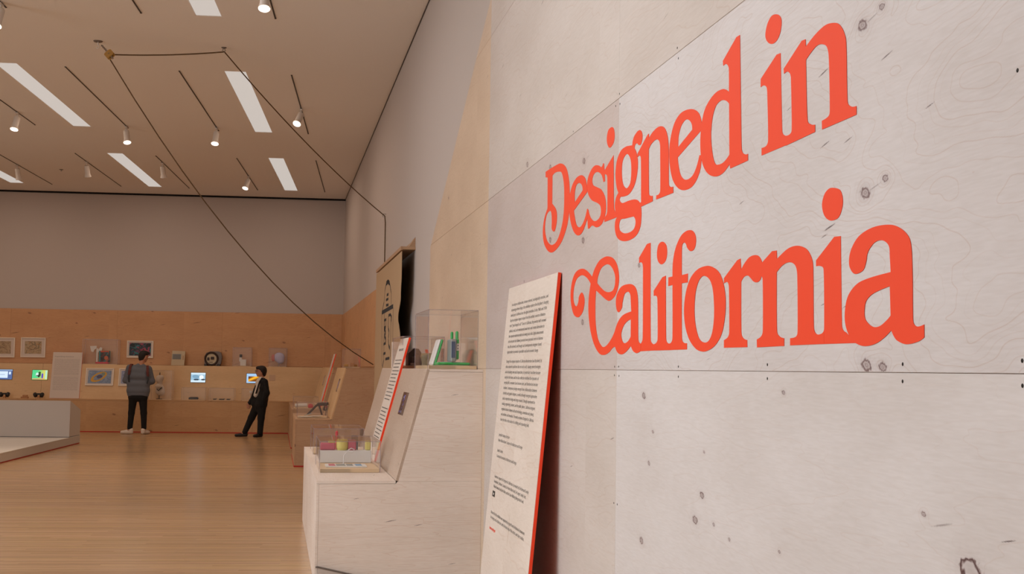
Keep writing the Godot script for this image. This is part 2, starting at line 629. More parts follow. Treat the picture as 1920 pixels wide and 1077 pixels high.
	M.blue = mat("3a77b4", 0.6)
	M.red = mat("c8313c", 0.6)
	M.toy_red_hazed = mat("c0606e", 0.6)  # toy colours paled: the wash of case reflections is put into them
	M.toy_yellow_hazed = mat("d8ca70", 0.6)
	M.toy_blue_hazed = mat("7fa6c6", 0.6)
	M.case_base = mat("d9bb95", 0.6)
	M.plaster = mat("cdbfb0", 0.7)
	M.teal = mat("2f7f83", 0.6)
	M.frame_white = mat("e9dfd0", 0.6)
	M.skin = mat("b98467", 0.55)
	M.hair = mat("1d1511", 0.7)
	M.denim = with_tex("71767f", noise_tex(128, 128, 0.25, 0.25, 0.8, 1.0, 9), Vector3(4, 4, 1), 0.9)
	M.black_cloth = mat("0c0b0b", 0.9)
	M.shirt = mat("ddd2c6", 0.8)
	M.strap = mat("5e2218", 0.7)
	M.shoe_white = mat("e0d6cc", 0.6)
	M.eye = mat("20180f", 0.2)

# ==================================================================== the room
func build_room():
	# floor: a slab with boards laid along x, each board a piece of real geometry with its own tone
	var fl := struct("floor", boxm(Vector3(-5.5, -0.13, -12.5), Vector3(24, 0.22, 44), 0.0), M.subfloor)
	var st := tool()
	var r := RandomNumberGenerator.new()
	r.seed = 7
	var z := -31.6
	while z < 4.0:
		var x := -15.5 - r.randf() * 1.6
		while x < 4.0:
			var l := r.randf_range(0.7, 2.3)
			var tone := r.randf_range(0.80, 1.06)
			var c := Color(0.60 * tone, 0.385 * tone * r.randf_range(0.97, 1.02), 0.205 * tone * r.randf_range(0.93, 1.05))
			uvo = Vector2(r.randf() * 4.0, r.randf() * 4.0)
			var y := -r.randf() * 0.0004
			var a := Vector3(x, y, z)
			var b := Vector3(x + l - 0.0008, y, z)
			var e := Vector3(0, 0, 0.0572)
			var dn := Vector3(0, -0.02, 0)
			for q in [[a, b, b + e, a + e, Vector3.UP], [a + e, b + e, b + e + dn, a + e + dn, Vector3.BACK], [a, b, b + dn, a + dn, Vector3.FORWARD]]:
				for t in [[0, 1, 2], [0, 2, 3]]:
					var p := [q[t[0]], q[t[1]], q[t[2]]]
					if (p[2] - p[0]).cross(p[1] - p[0]).dot(q[4]) < 0: p = [p[0], p[2], p[1]]
					for v in p:
						st.set_normal(q[4])
						st.set_color(c)
						st.set_uv(Vector2(v.x, v.z + v.y) + uvo)
						st.add_vertex(v)
			x += l
		z += 0.058
	uvo = Vector2.ZERO
	var fb := put("floorboard", st, M.floor_board, fl)
	fb.set_meta("kind", "stuff")
	# ceiling: a slab with openings for the light panels (see build_lights for the same grid)
	st = tool()
	var xs := [-17.5]
	for px in PANEL_X:
		xs.append(px - 0.1515)
		xs.append(px + 0.1515)
	xs.append(6.5)
	for i in xs.size() - 1:
		if i % 2 == 0:
			box(st, Vector3((xs[i] + xs[i + 1]) / 2, CEIL + 0.1, -12.5), Vector3(xs[i + 1] - xs[i], 0.2, 44))
		else:
			var z0 := -34.5
			for pz in PANEL_Z + [11.85]:
				var z1: float = pz - 2.35
				box(st, Vector3((xs[i] + xs[i + 1]) / 2, CEIL + 0.1, (z0 + z1) / 2), Vector3(xs[i + 1] - xs[i], 0.2, z1 - z0))
				z0 = pz + 2.35
	struct("ceiling", st, M.ceiling)
	# white walls
	var wb := struct("wall_back", boxm(Vector3(-5.5, 2.8, BACK - 0.15), Vector3(24, 6.0, 0.3), 0.0), M.white_wall)
	put("shadow_gap", boxm(Vector3(-8.0, CEIL - 0.02, BACK + 0.012), Vector3(15.0, 0.042, 0.03), 0.0), M.shadow_gap, wb)
	var wr := MeshInstance3D.new()
	wr = struct("wall_right", boxm(Vector3(0.15, 2.8, 0), Vector3(0.3, 6.0, 46), 0.0), M.white_wall)
	wr.transform = Transform3D(WB, W(11.0, 0, 1.58))
	put("shadow_gap", boxm(Vector3(-0.004, CEIL - 0.008, 0), Vector3(0.012, 0.016, 45), 0.0), M.track, wr)
	struct("wall_left", boxm(Vector3(-15.0, 2.8, -12.5), Vector3(0.3, 6.0, 44), 0.0), M.white_wall)
	# an unseen glowing window, placed to light title wall and ceiling from the left
	var win := struct("unseen_window_1", boxm(Vector3(-14.83, 2.5, -3.0), Vector3(0.02, 4.2, 10.2), 0.0), glow("dfe6ee", 1.2))
	var wf := tool()
	for q in [[2.5, -8.1, 4.4, 0.1], [2.5, 2.1, 4.4, 0.1], [0.35, -3.0, 0.1, 10.3], [4.65, -3.0, 0.1, 10.3], [2.5, -3.0, 4.2, 0.06]]: box(wf, Vector3(-14.81, q[0], q[1]), Vector3(0.05, q[2], q[3]), 0.004)
	put("unseen_window_frame", wf, M.lamp_white, win)
	var win_light := AreaLight3D.new()
	win_light.name = "unseen_window_light"
	win_light.area_size = Vector2(10.0, 4.1)
	win_light.light_energy = UNSEEN_WINDOW_ENERGY
	win_light.light_color = Color(0.92, 0.97, 1.0)
	win_light.shadow_enabled = true
	win_light.set("area_range", 80.0)
	win.add_child(win_light)
	win_light.transform = Transform3D(Basis(Vector3.UP, -PI / 2), Vector3(-14.77, 2.5, -3.0))
	struct("wall_front", boxm(Vector3(-5.5, 2.8, 6.0), Vector3(24, 6.0, 0.3), 0.0), M.white_wall)
	# plywood panelling of the upper back wall and of the far end of the right wall
	var back := struct("wall_panelling_back", boxm(Vector3(-8.0, 1.42, -31.617), Vector3(15.0, 2.78, 0.02), 0.0), M.band)
	var x := -14.2
	var k := 0
	for bx in [-13.4, -10.96, -8.52, -6.08, -3.64, -1.2]:
		var wide: float = 2.4385 if k < 5 else 0.86
		if k == 5: wide = 0.42
		var cx: float = bx + wide / 2
		uvo = Vector2(k * 0.7, k * 0.31)
		put("plywood_sheet", boxm(Vector3(cx, 2.19, -31.60), Vector3(wide, 1.28, 0.018), 0.001), M.band, back)
		k += 1
	uvo = Vector2.ZERO
	var side := struct("wall_panelling_right", boxm(Vector3(0.012, 1.42, -7.0), Vector3(0.015, 2.7, 14.2), 0.0), M.band)
	side.transform = Transform3D(WB, W(17.4, 0, 1.56))
	for j in 6:
		uvo = Vector2(j * 0.9, j * 0.4)
		put("plywood_sheet", boxm(Vector3(0, 2.19, -1.22 - j * 2.44), Vector3(0.018, 1.235, 2.4385 if j < 5 else 1.9), 0.001), M.band, side)
	uvo = Vector2.ZERO

const PANEL_X := [-14.27, -11.21, -8.16, -5.095, -2.015]
const PANEL_Z := [-27.99, -20.48, -12.92, -5.36, 2.2]

# ==================================================================== title wall
func sheet(parent: Node3D, m: Material, poly: Array, s1: float, y1: float, long_m: float, tall_m: float):
	# poly in (s, y); the face towards the room is at d = 1.502, chamfered along its edge so the joint reads as a fine groove
	var st := tool()
	var flip := []
	for p in poly: flip.append(Vector2(-p.x, p.y))
	var pp := PackedVector2Array(flip)
	var inner: Array = Geometry2D.offset_polygon(pp, -0.0014, Geometry2D.JOIN_MITER)
	var ip: PackedVector2Array = inner[0]
	var id := Geometry2D.triangulate_polygon(ip)
	var vert := func(p: Vector2, x: float, n: Vector3):
		st.set_normal(n)
		st.set_uv(Vector2((s1 + p.x) / long_m, (y1 - p.y) / tall_m))
		st.add_vertex(Vector3(x, p.y, p.x))
	for q in range(0, id.size(), 3):
		var a := ip[id[q]]
		var b := ip[id[q + 1]]
		var c := ip[id[q + 2]]
		var f := (Vector3(0, c.y, c.x) - Vector3(0, a.y, a.x)).cross(Vector3(0, b.y, b.x) - Vector3(0, a.y, a.x))
		if f.x > 0:
			var t := b
			b = c
			c = t
		for p in [a, b, c]: vert.call(p, 0.0, Vector3.LEFT)
	var n := pp.size()
	for k in n:
		var a := pp[k]
		var b := pp[(k + 1) % n]
		var near := func(p: Vector2) -> Vector2:
			var best := ip[0]
			for c in ip:
				if c.distance_to(p) < best.distance_to(p): best = c
			return best
		var ia: Vector2 = near.call(a)
		var ib: Vector2 = near.call(b)
		var mid := (a + b - ia - ib) / 2
		var out := Vector3(-0.5, mid.y * 200, mid.x * 200)
		quad(st, Vector3(0, ia.y, ia.x), Vector3(0, ib.y, ib.x), Vector3(0.0014, b.y, b.x), Vector3(0.0014, a.y, a.x), out)
		quad(st, Vector3(0.0014, a.y, a.x), Vector3(0.0014, b.y, b.x), Vector3(0.018, b.y, b.x), Vector3(0.018, a.y, a.x), Vector3(0, out.y, out.z))
	put("plywood_sheet", st, m, parent)

func rect(s0: float, s1: float, y0: float, y1: float) -> Array:
	return [Vector2(s0, y0), Vector2(s1, y0), Vector2(s1, y1), Vector2(s0, y1)]

func build_title_wall():
	# backing framework (fills the gap to the white wall) with the same slanted end as the sheets
	var bst := tool()
	var prof := [Vector2(2.0, 0.0), Vector2(-12.93, 0.0), Vector2(-12.93, 2.775), Vector2(-6.8, 5.37), Vector2(2.0, 5.37)]
	var id := Geometry2D.triangulate_polygon(PackedVector2Array(prof))
	for q in range(0, id.size(), 3):
		for xx in [0.018, 0.077]:
			tri(bst, Vector3(xx, prof[id[q]].y, prof[id[q]].x), Vector3(xx, prof[id[q + 1]].y, prof[id[q + 1]].x), Vector3(xx, prof[id[q + 2]].y, prof[id[q + 2]].x), Vector3(sign(xx - 0.04), 0, 0))
	for k in 5:
		var a: Vector2 = prof[k]
		var b: Vector2 = prof[(k + 1) % 5]
		var mid := (a + b) / 2 - Vector2(-4, 2.5)
		var nn := Vector2((b - a).y, -(b - a).x)
		if nn.dot(mid) < 0: nn = -nn
		quad(bst, Vector3(0.018, a.y, a.x), Vector3(0.018, b.y, b.x), Vector3(0.077, b.y, b.x), Vector3(0.077, a.y, a.x), Vector3(0, nn.y, nn.x))
	var wall := struct("wall_title", bst, M.ply_core)
	wall.transform = Transform3D(WB, W(0, 0, 1.502))
	var g := 0.0006
	sheet(wall, M.sheet_low, rect(1.992, 5.652 - g, 0.0, 1.557 - g), 5.652, 1.557, 3.66, 1.557)
	sheet(wall, M.sheet_high, rect(1.992, 5.652 - g, 1.557 + g, 2.787 - g), 5.652, 2.787, 3.66, 1.23)
	sheet(wall, M.sheet_pale, rect(1.992, 5.652 - g, 2.787 + g, 4.0 - g), 5.652, 4.007, 2.9, 1.4)
	sheet(wall, M.sheet_pale, rect(-1.66, 1.992 - g, 0.0, 1.557 - g), 1.992, 1.557, 2.6, 1.3)
	sheet(wall, M.sheet_pale, rect(-1.66, 1.992 - g, 1.557 + g, 2.787 - g), 1.992, 2.787, 2.6, 1.3)
	sheet(wall, M.sheet_pale, rect(-1.66, 1.992 - g, 2.787 + g, 4.0 - g), 1.992, 4.0, 2.6, 1.3)
	sheet(wall, M.sheet_pale, rect(5.652 + g, 9.328 - g, 0.0, 1.557 - g), 9.328, 1.557, 3.1, 1.5)
	sheet(wall, M.sheet_left, rect(5.652 + g, 9.328 - g, 1.557 + g, 2.787 - g), 9.328, 2.787, 3.676, 1.23)
	sheet(wall, M.sheet_pale, rect(5.652 + g, 9.328 - g, 2.787 + g, 4.0 - g), 9.328, 4.007, 3.3, 1.7)
	sheet(wall, M.sheet_tan, rect(9.328 + g, 12.95, 0.0, 1.557 - g), 12.95, 1.557, 2.9, 1.3)
	sheet(wall, M.sheet_tan, rect(9.328 + g, 12.95, 1.557 + g, 2.787 - g), 12.95, 2.787, 2.8, 1.4)
	# the sheets above are cut on a slant that climbs towards the viewer
	var slant := func(s: float) -> float: return 2.787 + (12.92 - s) * 0.4237
	sheet(wall, M.sheet_tan, [Vector2(9.328 + g, 2.787 + g), Vector2(12.92, 2.787 + g), Vector2(10.057, 4.0 - g), Vector2(9.328 + g, 4.0 - g)], 12.95, 4.0, 3.0, 1.3)
	sheet(wall, M.sheet_tan, [Vector2(9.328 + g, 4.0 + g), Vector2(10.055, 4.0 + g), Vector2(9.328 + g, slant.call(9.328 + g))], 12.95, 5.2, 3.0, 1.3)
	sheet(wall, M.sheet_pale, [Vector2(5.652 + g, 4.0 + g), Vector2(9.328 - g, 4.0 + g), Vector2(9.328 - g, slant.call(9.328)), Vector2(6.8, 5.38), Vector2(5.652 + g, 5.38)], 9.328, 5.38, 3.3, 1.5)
	sheet(wall, M.sheet_pale, rect(1.992, 5.652 - g, 4.0 + g, 5.38), 5.652, 5.38, 3.0, 1.4)
	for t in "5.646 2.806,5.637 2.758,5.712 2.763,5.687 1.572,5.617 1.572,5.690 1.533,5.609 1.531,5.679 0.964,5.620 0.964,2.435 1.584,2.435 1.533,3.837 1.578,3.837 1.535,2.951 1.578,2.952 1.536,4.745 1.572,4.744 1.534,2.441 2.187,4.783 2.806,4.769 2.762,6.574 2.800,7.223 2.278".split(","):
		var f := t.split(" ")
		put("screw", lathem([Vector2(0, 0.0012), Vector2(0.0035, 0.001), Vector2(0.0048, 0.0003), Vector2(0.0048, -0.004)], 10), M.screw, wall, Vector3(0, float(f[1]), -float(f[0])), Basis(Vector3(0, 0, 1), PI / 2))
	# the orange vinyl lettering
	var t1 := thing("title_lettering", "large orange retro serif lettering reading Designed in, upper line on the plywood wall", "lettering", W(0, 0, 1.502), WB)
	var t2 := thing("title_lettering", "large orange retro serif lettering reading California, lower line on the plywood wall", "lettering", W(0, 0, 1.502), WB)
	title_letters(t1, t2)

func letter(board: Node3D, called: String, shape: String, hole1 := "", hole2 := ""):
	var turn := func(pp: PackedVector2Array) -> PackedVector2Array:
		var o := PackedVector2Array()
		for p in pp: o.append(Vector2(-p.x, p.y))
		if Geometry2D.is_polygon_clockwise(o): o.reverse()
		return o
	var c := CSGPolygon3D.new()
	c.name = "letter"
	c.polygon = turn.call(outline(shape))
	c.depth = 0.0014
	c.material = M.orange
	for h in [hole1, hole2]:
		if h == "": continue
		var q := CSGPolygon3D.new()
		q.name = "opening"
		q.operation = CSGShape3D.OPERATION_SUBTRACTION
		q.polygon = turn.call(outline(h))
		q.depth = 0.02
		q.position.z = 0.01
		q.material = M.orange
		c.add_child(q, true)
	board.add_child(c, true)
	var lift := 0.00015 * ((board.get_child_count() * 2) % 5)
	# the polygon's x runs along the wall towards the viewer, its depth into the wall
	c.transform = Transform3D(Basis(Vector3(0, 0, 1), Vector3.UP, Vector3(-1, 0, 0)), Vector3(-0.0012 - lift, 0, 0))

func title_letters(upper: Node3D, lower: Node3D):
	letter(upper, "d", "7273 2691*,7271 2659*,7212 2649*,7205 2471*,7295 2421,7330 2353,7298 2285,7198 2232,7083 2208,6956 2215,6817 2247,6702 2310,6655 2371,6632 2435,6638 2487,6665 2564,6735 2634,6858 2675,7001 2686", "7083 2640*,7017 2647,6926 2640,6837 2619,6782 2551,6770 2459,6789 2372,6855 2304,6958 2257,7086 2251,7201 2284,7263 2338,7269 2386,7230 2434,7143 2450,7097 2430,7083 2382,7084 2343,7035 2321,6988 2329,6951 2375,6968 2431,7081 2483*")
	letter(upper, "e", "6378 2541,6296 2515,6255 2471,6245 2438*,6535 2379*,6518 2348,6475 2300,6412 2279,6351 2284,6292 2309,6241 2353*,6218 2342,6234 2309,6276 2279,6349 2245,6441 2240,6536 2271,6610 2330,6646 2400,6637 2465,6581 2516,6486 2542", "6518 2420*,6520 2464,6491 2502,6423 2508,6360 2487,6341 2459*")
	letter(upper, "s", "5929 2533*,5913 2528*,5891 2442*,5920 2441*,5962 2483,6044 2508,6113 2506,6144 2483,6125 2456,6041 2433,5959 2410,5891 2368,5868 2320,5887 2276,5952 2244,6047 2240,6131 2258,6193 2250*,6222 2252*,6250 2352*,6218 2345*,6170 2302,6090 2275,6007 2277,5965 2298,5974 2333,6038 2357,6151 2385,6224 2425,6250 2470,6228 2509,6157 2539,6087 2546,6012 2534,5963 2519")
	letter(upper, "i", "5737 2540*,5917 2490*,5916 2474*,5874 2471,5847 2450,5842 2303,5854 2282,5895 2269*,5894 2249*,5660 2246*,5668 2265*,5702 2277,5723 2302")
	letter(upper, "dot", "5774 2677,5736 2659,5722 2624,5746 2596,5809 2586,5854 2611,5865 2643,5838 2674")
	letter(upper, "g", "5420 2532*,5399 2561,5349 2577,5299 2577,5266 2559,5262 2535,5282 2514,5314 2515,5341 2527,5369 2528,5384 2514*,5346 2483,5327 2438,5343 2387,5386 2348,5463 2325,5544 2325,5603 2331*,5622 2322,5607 2308,5566 2298,5462 2296,5362 2288,5303 2271,5272 2241,5267 2205,5283 2160,5346 2131,5457 2121,5572 2129,5657 2152,5699 2191,5696 2229,5660 2247*,5685 2266,5706 2300,5687 2336,5644 2354*,5682 2392,5699 2451,5676 2505,5610 2539,5528 2544,5466 2538", "5492 2505,5445 2475,5431 2430,5442 2377,5483 2357,5524 2360,5569 2386,5590 2435,5580 2484,5538 2505", "5599 2228,5529 2224,5437 2220,5382 2215,5355 2191,5380 2164,5458 2155,5550 2162,5617 2183,5627 2209")
	letter(upper, "n", "5164 2538*,5184 2536*,5335 2481*,5330 2466*,5302 2468,5280 2452,5271 2265*,5296 2264*,5274 2246*,5100 2247*,5100 2270*,5135 2275,5155 2289,5164 2472*,5126 2488,5067 2495,5027 2488,5002 2467,4997 2421,4993 2280,5012 2265,5047 2265*,5051 2248*,4820 2245*,4821 2269*,4859 2274,4879 2290,4884 2419,4898 2477,4933 2516,4980 2535,5038 2541,5107 2534,5161 2519*")
	letter(upper, "e", "4599 2530,4518 2500,4483 2460,4479 2431*,4766 2375*,4757 2345,4730 2303,4683 2278,4628 2272,4576 2281,4536 2306,4504 2342*,4482 2337*,4491 2294,4530 2259,4594 2237,4686 2237,4764 2257,4827 2296,4864 2350,4878 2413,4858 2470,4805 2520,4717 2541", "4590 2451*,4598 2474,4629 2494,4674 2503,4725 2489,4756 2457,4762 2414*")
	letter(upper, "d", "4087 2680*,4121 2681*,4255 2631*,4251 2613*,4223 2613,4200 2600,4193 2583,4192 2509*,4222 2523,4260 2533,4327 2535,4399 2520,4455 2491,4488 2433,4494 2366,4471 2307,4414 2262,4332 2238,4253 2238,4183 2259*,4177 2243*,4009 2244*,4009 2266*,4033 2268,4059 2279,4069 2301", "4190 2468*,4225 2486,4274 2496,4326 2487,4362 2452,4377 2395,4364 2332,4333 2285,4289 2274,4237 2276,4185 2292*")
	letter(upper, "i", "3731 2533*,3763 2536*,3897 2489*,3897 2462*,3873 2463,3847 2452,3840 2428,3832 2285,3846 2266,3888 2265*,3888 2241*,3662 2240*,3662 2267*,3688 2269,3710 2278,3718 2293")
	letter(upper, "dot", "3764 2663,3734 2648,3723 2628,3733 2599,3761 2580,3802 2579,3839 2595,3857 2620,3841 2651,3806 2668")
	letter(upper, "n", "3539 2528*,3567 2530*,3705 2478*,3702 2462*,3676 2463,3653 2450,3647 2429,3641 2280,3658 2268,3688 2269*,3688 2239*,3471 2242*,3471 2263*,3502 2270,3525 2288,3536 2466*,3493 2481,3452 2489,3411 2481,3386 2465,3375 2431,3369 2287,3378 2270,3423 2265*,3422 2240*,3201 2240*,3201 2263*,3235 2269,3256 2288,3263 2446,3278 2483,3307 2511,3343 2525,3400 2533,3469 2524,3536 2505*")
	letter(lower, "c", "6342 1943,6295 1924,6278 1891,6307 1850,6368 1827,6431 1822,6513 1840,6572 1891,6591 1952,6555 2016,6475 2055,6348 2063,6240 2046,6125 2007*,6078 2041,5994 2072,5898 2083,5818 2081,5726 2064,5654 2026,5622 1975,5633 1931,5682 1895,5745 1878,5802 1874,5877 1889,5974 1917,6045 1936*,6054 1894,6055 1839,6043 1770,6001 1707,5936 1672,5882 1663,5815 1674,5738 1702,5684 1733*,5661 1664*,5724 1656,5788 1637,5880 1626,5976 1636,6077 1682,6152 1753,6192 1838,6189 1908,6153 1976*,6223 2006,6300 2025,6368 2030,6457 2017,6513 1977,6527 1926,6499 1891,6450 1879,6413 1898,6398 1926", "6024 1970*,6013 1995,5964 2029,5897 2044,5816 2044,5745 2023,5693 1986,5689 1947,5721 1920,5785 1914,5865 1921,5947 1943")
	letter(lower, "a", "5453 1930,5372 1918,5326 1891,5307 1844,5300 1692,5282 1673,5251 1667*,5268 1636*,5296 1631,5329 1629,5379 1639,5414 1661*,5490 1637,5561 1626,5635 1635,5686 1668*,5700 1701,5684 1733,5628 1773,5543 1799,5412 1809*,5420 1850,5428 1881,5463 1897,5522 1891,5557 1856,5568 1831,5622 1814,5659 1832,5671 1868,5644 1902,5571 1927", "5417 1775*,5482 1768,5541 1748,5574 1717,5563 1692,5527 1675,5468 1680,5417 1701*")
	letter(lower, "l", "5126 2079*,5179 2079*,5297 2032*,5296 2009*,5267 2010,5243 2000,5236 1973,5232 1694,5253 1671,5290 1667*,5296 1636*,5064 1637*,5064 1662*,5095 1667,5116 1685")
	letter(lower, "i", "4911 1929*,4956 1926*,5076 1879*,5075 1858*,5043 1857,5023 1842,5015 1689,5030 1669,5074 1662*,5084 1637*,4844 1636*,4845 1661*,4884 1665,4902 1684")
	letter(lower, "dot", "4961 2068,4910 2050,4896 2019,4915 1989,4969 1978,5018 1994,5035 2025,5016 2060")
	letter(lower, "f", "4609 2078,4666 2078,4722 2066,4772 2038,4802 2008,4820 1970,4823 1920*,4877 1920*,4878 1886*,4822 1887*,4818 1685,4832 1666,4865 1661*,4865 1636*,4639 1636*,4639 1659*,4679 1662,4700 1679,4706 1886*,4635 1885*,4632 1918*,4707 1917*,4708 1994,4704 2029,4683 2038,4658 2031,4641 2014,4604 1999,4562 2002,4541 2022,4542 2046,4567 2067")
	letter(lower, "o", "4419 1930,4342 1918,4278 1893,4237 1851,4218 1801,4224 1742,4257 1684,4323 1646,4399 1629,4462 1626,4535 1637,4611 1672,4658 1721,4676 1781,4657 1844,4606 1895,4523 1924", "4442 1896,4387 1880,4353 1848,4337 1797,4336 1741,4354 1692,4392 1663,4442 1658,4495 1672,4533 1712,4552 1765,4546 1828,4522 1868,4485 1891")
	letter(lower, "r", "4075 1928*,4107 1925*,4236 1874*,4236 1856*,4201 1858,4186 1839,4181 1692,4194 1672,4234 1662*,4233 1636*,4011 1635*,4012 1658*,4050 1666,4066 1686,4069 1851*,4042 1865,4007 1867,3979 1856,3960 1846,3929 1840,3899 1845,3884 1862,3880 1894,3900 1917,3937 1928,3992 1926,4039 1909,4069 1891*")
	letter(lower, "n", "3760 1927*,3797 1928*,3880 1900*,3890 1854*,3875 1845,3873 1687,3886 1668,3925 1658*,3923 1633*,3700 1634*,3700 1657*,3737 1664,3757 1682,3760 1860*,3720 1876,3679 1883,3639 1880,3610 1866,3599 1837,3596 1681,3606 1661,3653 1656*,3653 1635*,3410 1635*,3410 1667*,3445 1662,3469 1667,3481 1686,3485 1849,3493 1879,3524 1907,3568 1922,3620 1928,3679 1923,3757 1901*")
	letter(lower, "i", "3301 1926*,3343 1928*,3465 1873*,3465 1856*,3433 1854,3413 1841,3410 1681,3419 1667,3445 1662*,3457 1635*,3212 1634*,3267 1663*,3288 1671,3295 1687")
	letter(lower, "dot", "3346 2064,3303 2051,3287 2022,3296 1995,3320 1977,3369 1976,3407 1994,3423 2025,3409 2052,3380 2065")
	letter(lower, "a", "3022 1927,2967 1915,2922 1892,2903 1864,2897 1797,2896 1689,2890 1673,2871 1667,2841 1671*,2841 1641*,2873 1631,2929 1626,2974 1635,2994 1647,3007 1662*,3053 1642,3101 1629,3161 1625,3212 1635,3249 1655,3273 1689,3273 1726,3253 1762,3201 1789,3129 1800,3009 1807*,3013 1844,3018 1873,3050 1890,3089 1891,3119 1880,3139 1864,3146 1844,3164 1823,3206 1816,3232 1825,3248 1847,3237 1881,3189 1914,3108 1929", "3014 1772*,3071 1765,3120 1755,3150 1738,3157 1707,3145 1689,3110 1674,3071 1674,3033 1687,3010 1699*")

# ==================================================================== ceiling lights
func build_lights():
	var emit := glow("f2eae2", PANEL_GLOW)
	emit.albedo_color = Color("6e6a66")
	var row := ["first", "second", "third", "fourth", "fifth"]
	var names := ["row farthest from the title wall", "fourth row from the title wall", "third row from the title wall", "second row from the title wall", "row nearest the title wall"]
	var deep := ["by the back wall", "second from the back wall", "third from the back wall", "fourth from the back wall", "behind the viewer"]
	for i in PANEL_X.size():
		for j in PANEL_Z.size():
			var c := Vector3(PANEL_X[i], CEIL, PANEL_Z[j])
			var t := thing("ceiling_light", "glowing ceiling light panel, %s, %s" % [names[i], deep[j]], "ceiling light", c, Basis.IDENTITY, "recessed ceiling light panels")
			var st := tool()
			for s in [-1.0, 1.0]:
				box(st, Vector3(s * 0.1485, 0.04, 0), Vector3(0.006, 0.076, 4.7))
				box(st, Vector3(0, 0.04, s * 2.347), Vector3(0.291, 0.076, 0.006))
			put("frame", st, M.lamp_white, t)
			put("diffuser", boxm(Vector3(0, 0.009, 0), Vector3(0.29, 0.01, 4.68), 0.0), emit, t)
			var a := AreaLight3D.new()
			a.name = "panel_light"
			a.area_size = Vector2(0.286, 4.6)
			a.light_energy = PANEL_ENERGY * (1.0 if j > 1 else 0.8)
			a.light_color = Color(1.0, 0.88, 0.78) if j < 2 else Color(1.0, 0.97, 0.97)
			a.shadow_enabled = true
			a.set("area_range", 60.0)
			t.add_child(a)
			a.transform = Transform3D(Basis(Vector3.RIGHT, -PI / 2), Vector3(0, 0.002, 0))
	# dark tracks, each with the lamps it carries: [x, z of the middle, words, lamps [z, tilt sideways, tilt along, lit]]
	var tracks := [
		[-1.245, -28.08, "nearest the title wall, end by the back wall", []],
		[-2.785, -28.08, "second row from the title wall, end by the back wall", [[-28.15, -0.25, -0.45, 1]]],
		[-4.34, -28.08, "third row from the title wall, end by the back wall", [[-26.6, 0.1, 0.35, 0]]],
		[-5.87, -28.08, "fourth row from the title wall, end by the back wall", [[-26.8, 0.1, 0.35, 0]]],
		[-7.405, -28.08, "fifth row from the title wall, end by the back wall", [[-27.5, 0.1, 0.35, 0]]],
		[-1.245, -20.51, "nearest the title wall, beside the hanging rope", [[-20.6, -0.3, -0.6, 1]]],
		[-2.785, -20.51, "second row, in front of the rope eye", [[-22.5, -0.05, -0.4, 1]]],
		[-4.32, -20.51, "third row from the title wall, below the wooden pulley", [[-22.65, 0.18, -0.36, 1]]],
		[-5.875, -20.51, "fourth row, at the left", [[-21.7, -0.1, -0.36, 1]]],
		[-1.245, -12.95, "nearest the title wall, over the entrance end", [[-13.85, 0.0, -0.4, 1]]],
		[-2.785, -12.95, "second row from the title wall, over the entrance end", []],
		[-4.3, -12.95, "third row from the title wall, over the entrance end", [[-15.04, -0.1, -0.4, 1]]],
		[-5.875, -4.3, "unseen, overhead before the title lettering", [[-6.3, 0, 0, 2], [-5.0, 0, 0, 2], [-3.6, 0, 0, 2], [-2.2, 0, 0, 2]]],  # out of view, placed to light the title wall and near plinth
	]
	var n := 0
	for t in tracks:
		var o := thing("lighting_track", "dark lighting track, " + t[2], "lighting track", Vector3(t[0], CEIL, t[1]), Basis.IDENTITY, "dark ceiling lighting tracks")
		put("rail", boxm(Vector3(0, -0.004, 0), Vector3(0.018, 0.008, 4.56), 0.002), M.track, o)
		for s in [-1.0, 1.0]: put("end_cap", boxm(Vector3(0, -0.005, s * 2.29), Vector3(0.022, 0.01, 0.02), 0.002), M.track, o)
		for l in t[3]:
			spot_lamp(Vector3(t[0], CEIL, l[0]), l, t[2], n)
			n += 1
	var sp := thing("ceiling_sprinkler", "tiny round sprinkler head on the ceiling between the far light panels", "sprinkler", Vector3(-6.65, CEIL, -28.02))
	put("escutcheon", lathem([Vector2(0, -0.012), Vector2(0.035, -0.01), Vector2(0.045, 0.0)], 14), M.mid_grey, sp)
	put("nozzle", lathem([Vector2(0, -0.04), Vector2(0.02, -0.038), Vector2(0.02, -0.034), Vector2(0.008, -0.03), Vector2(0.01, -0.01)], 12), M.steel, sp)

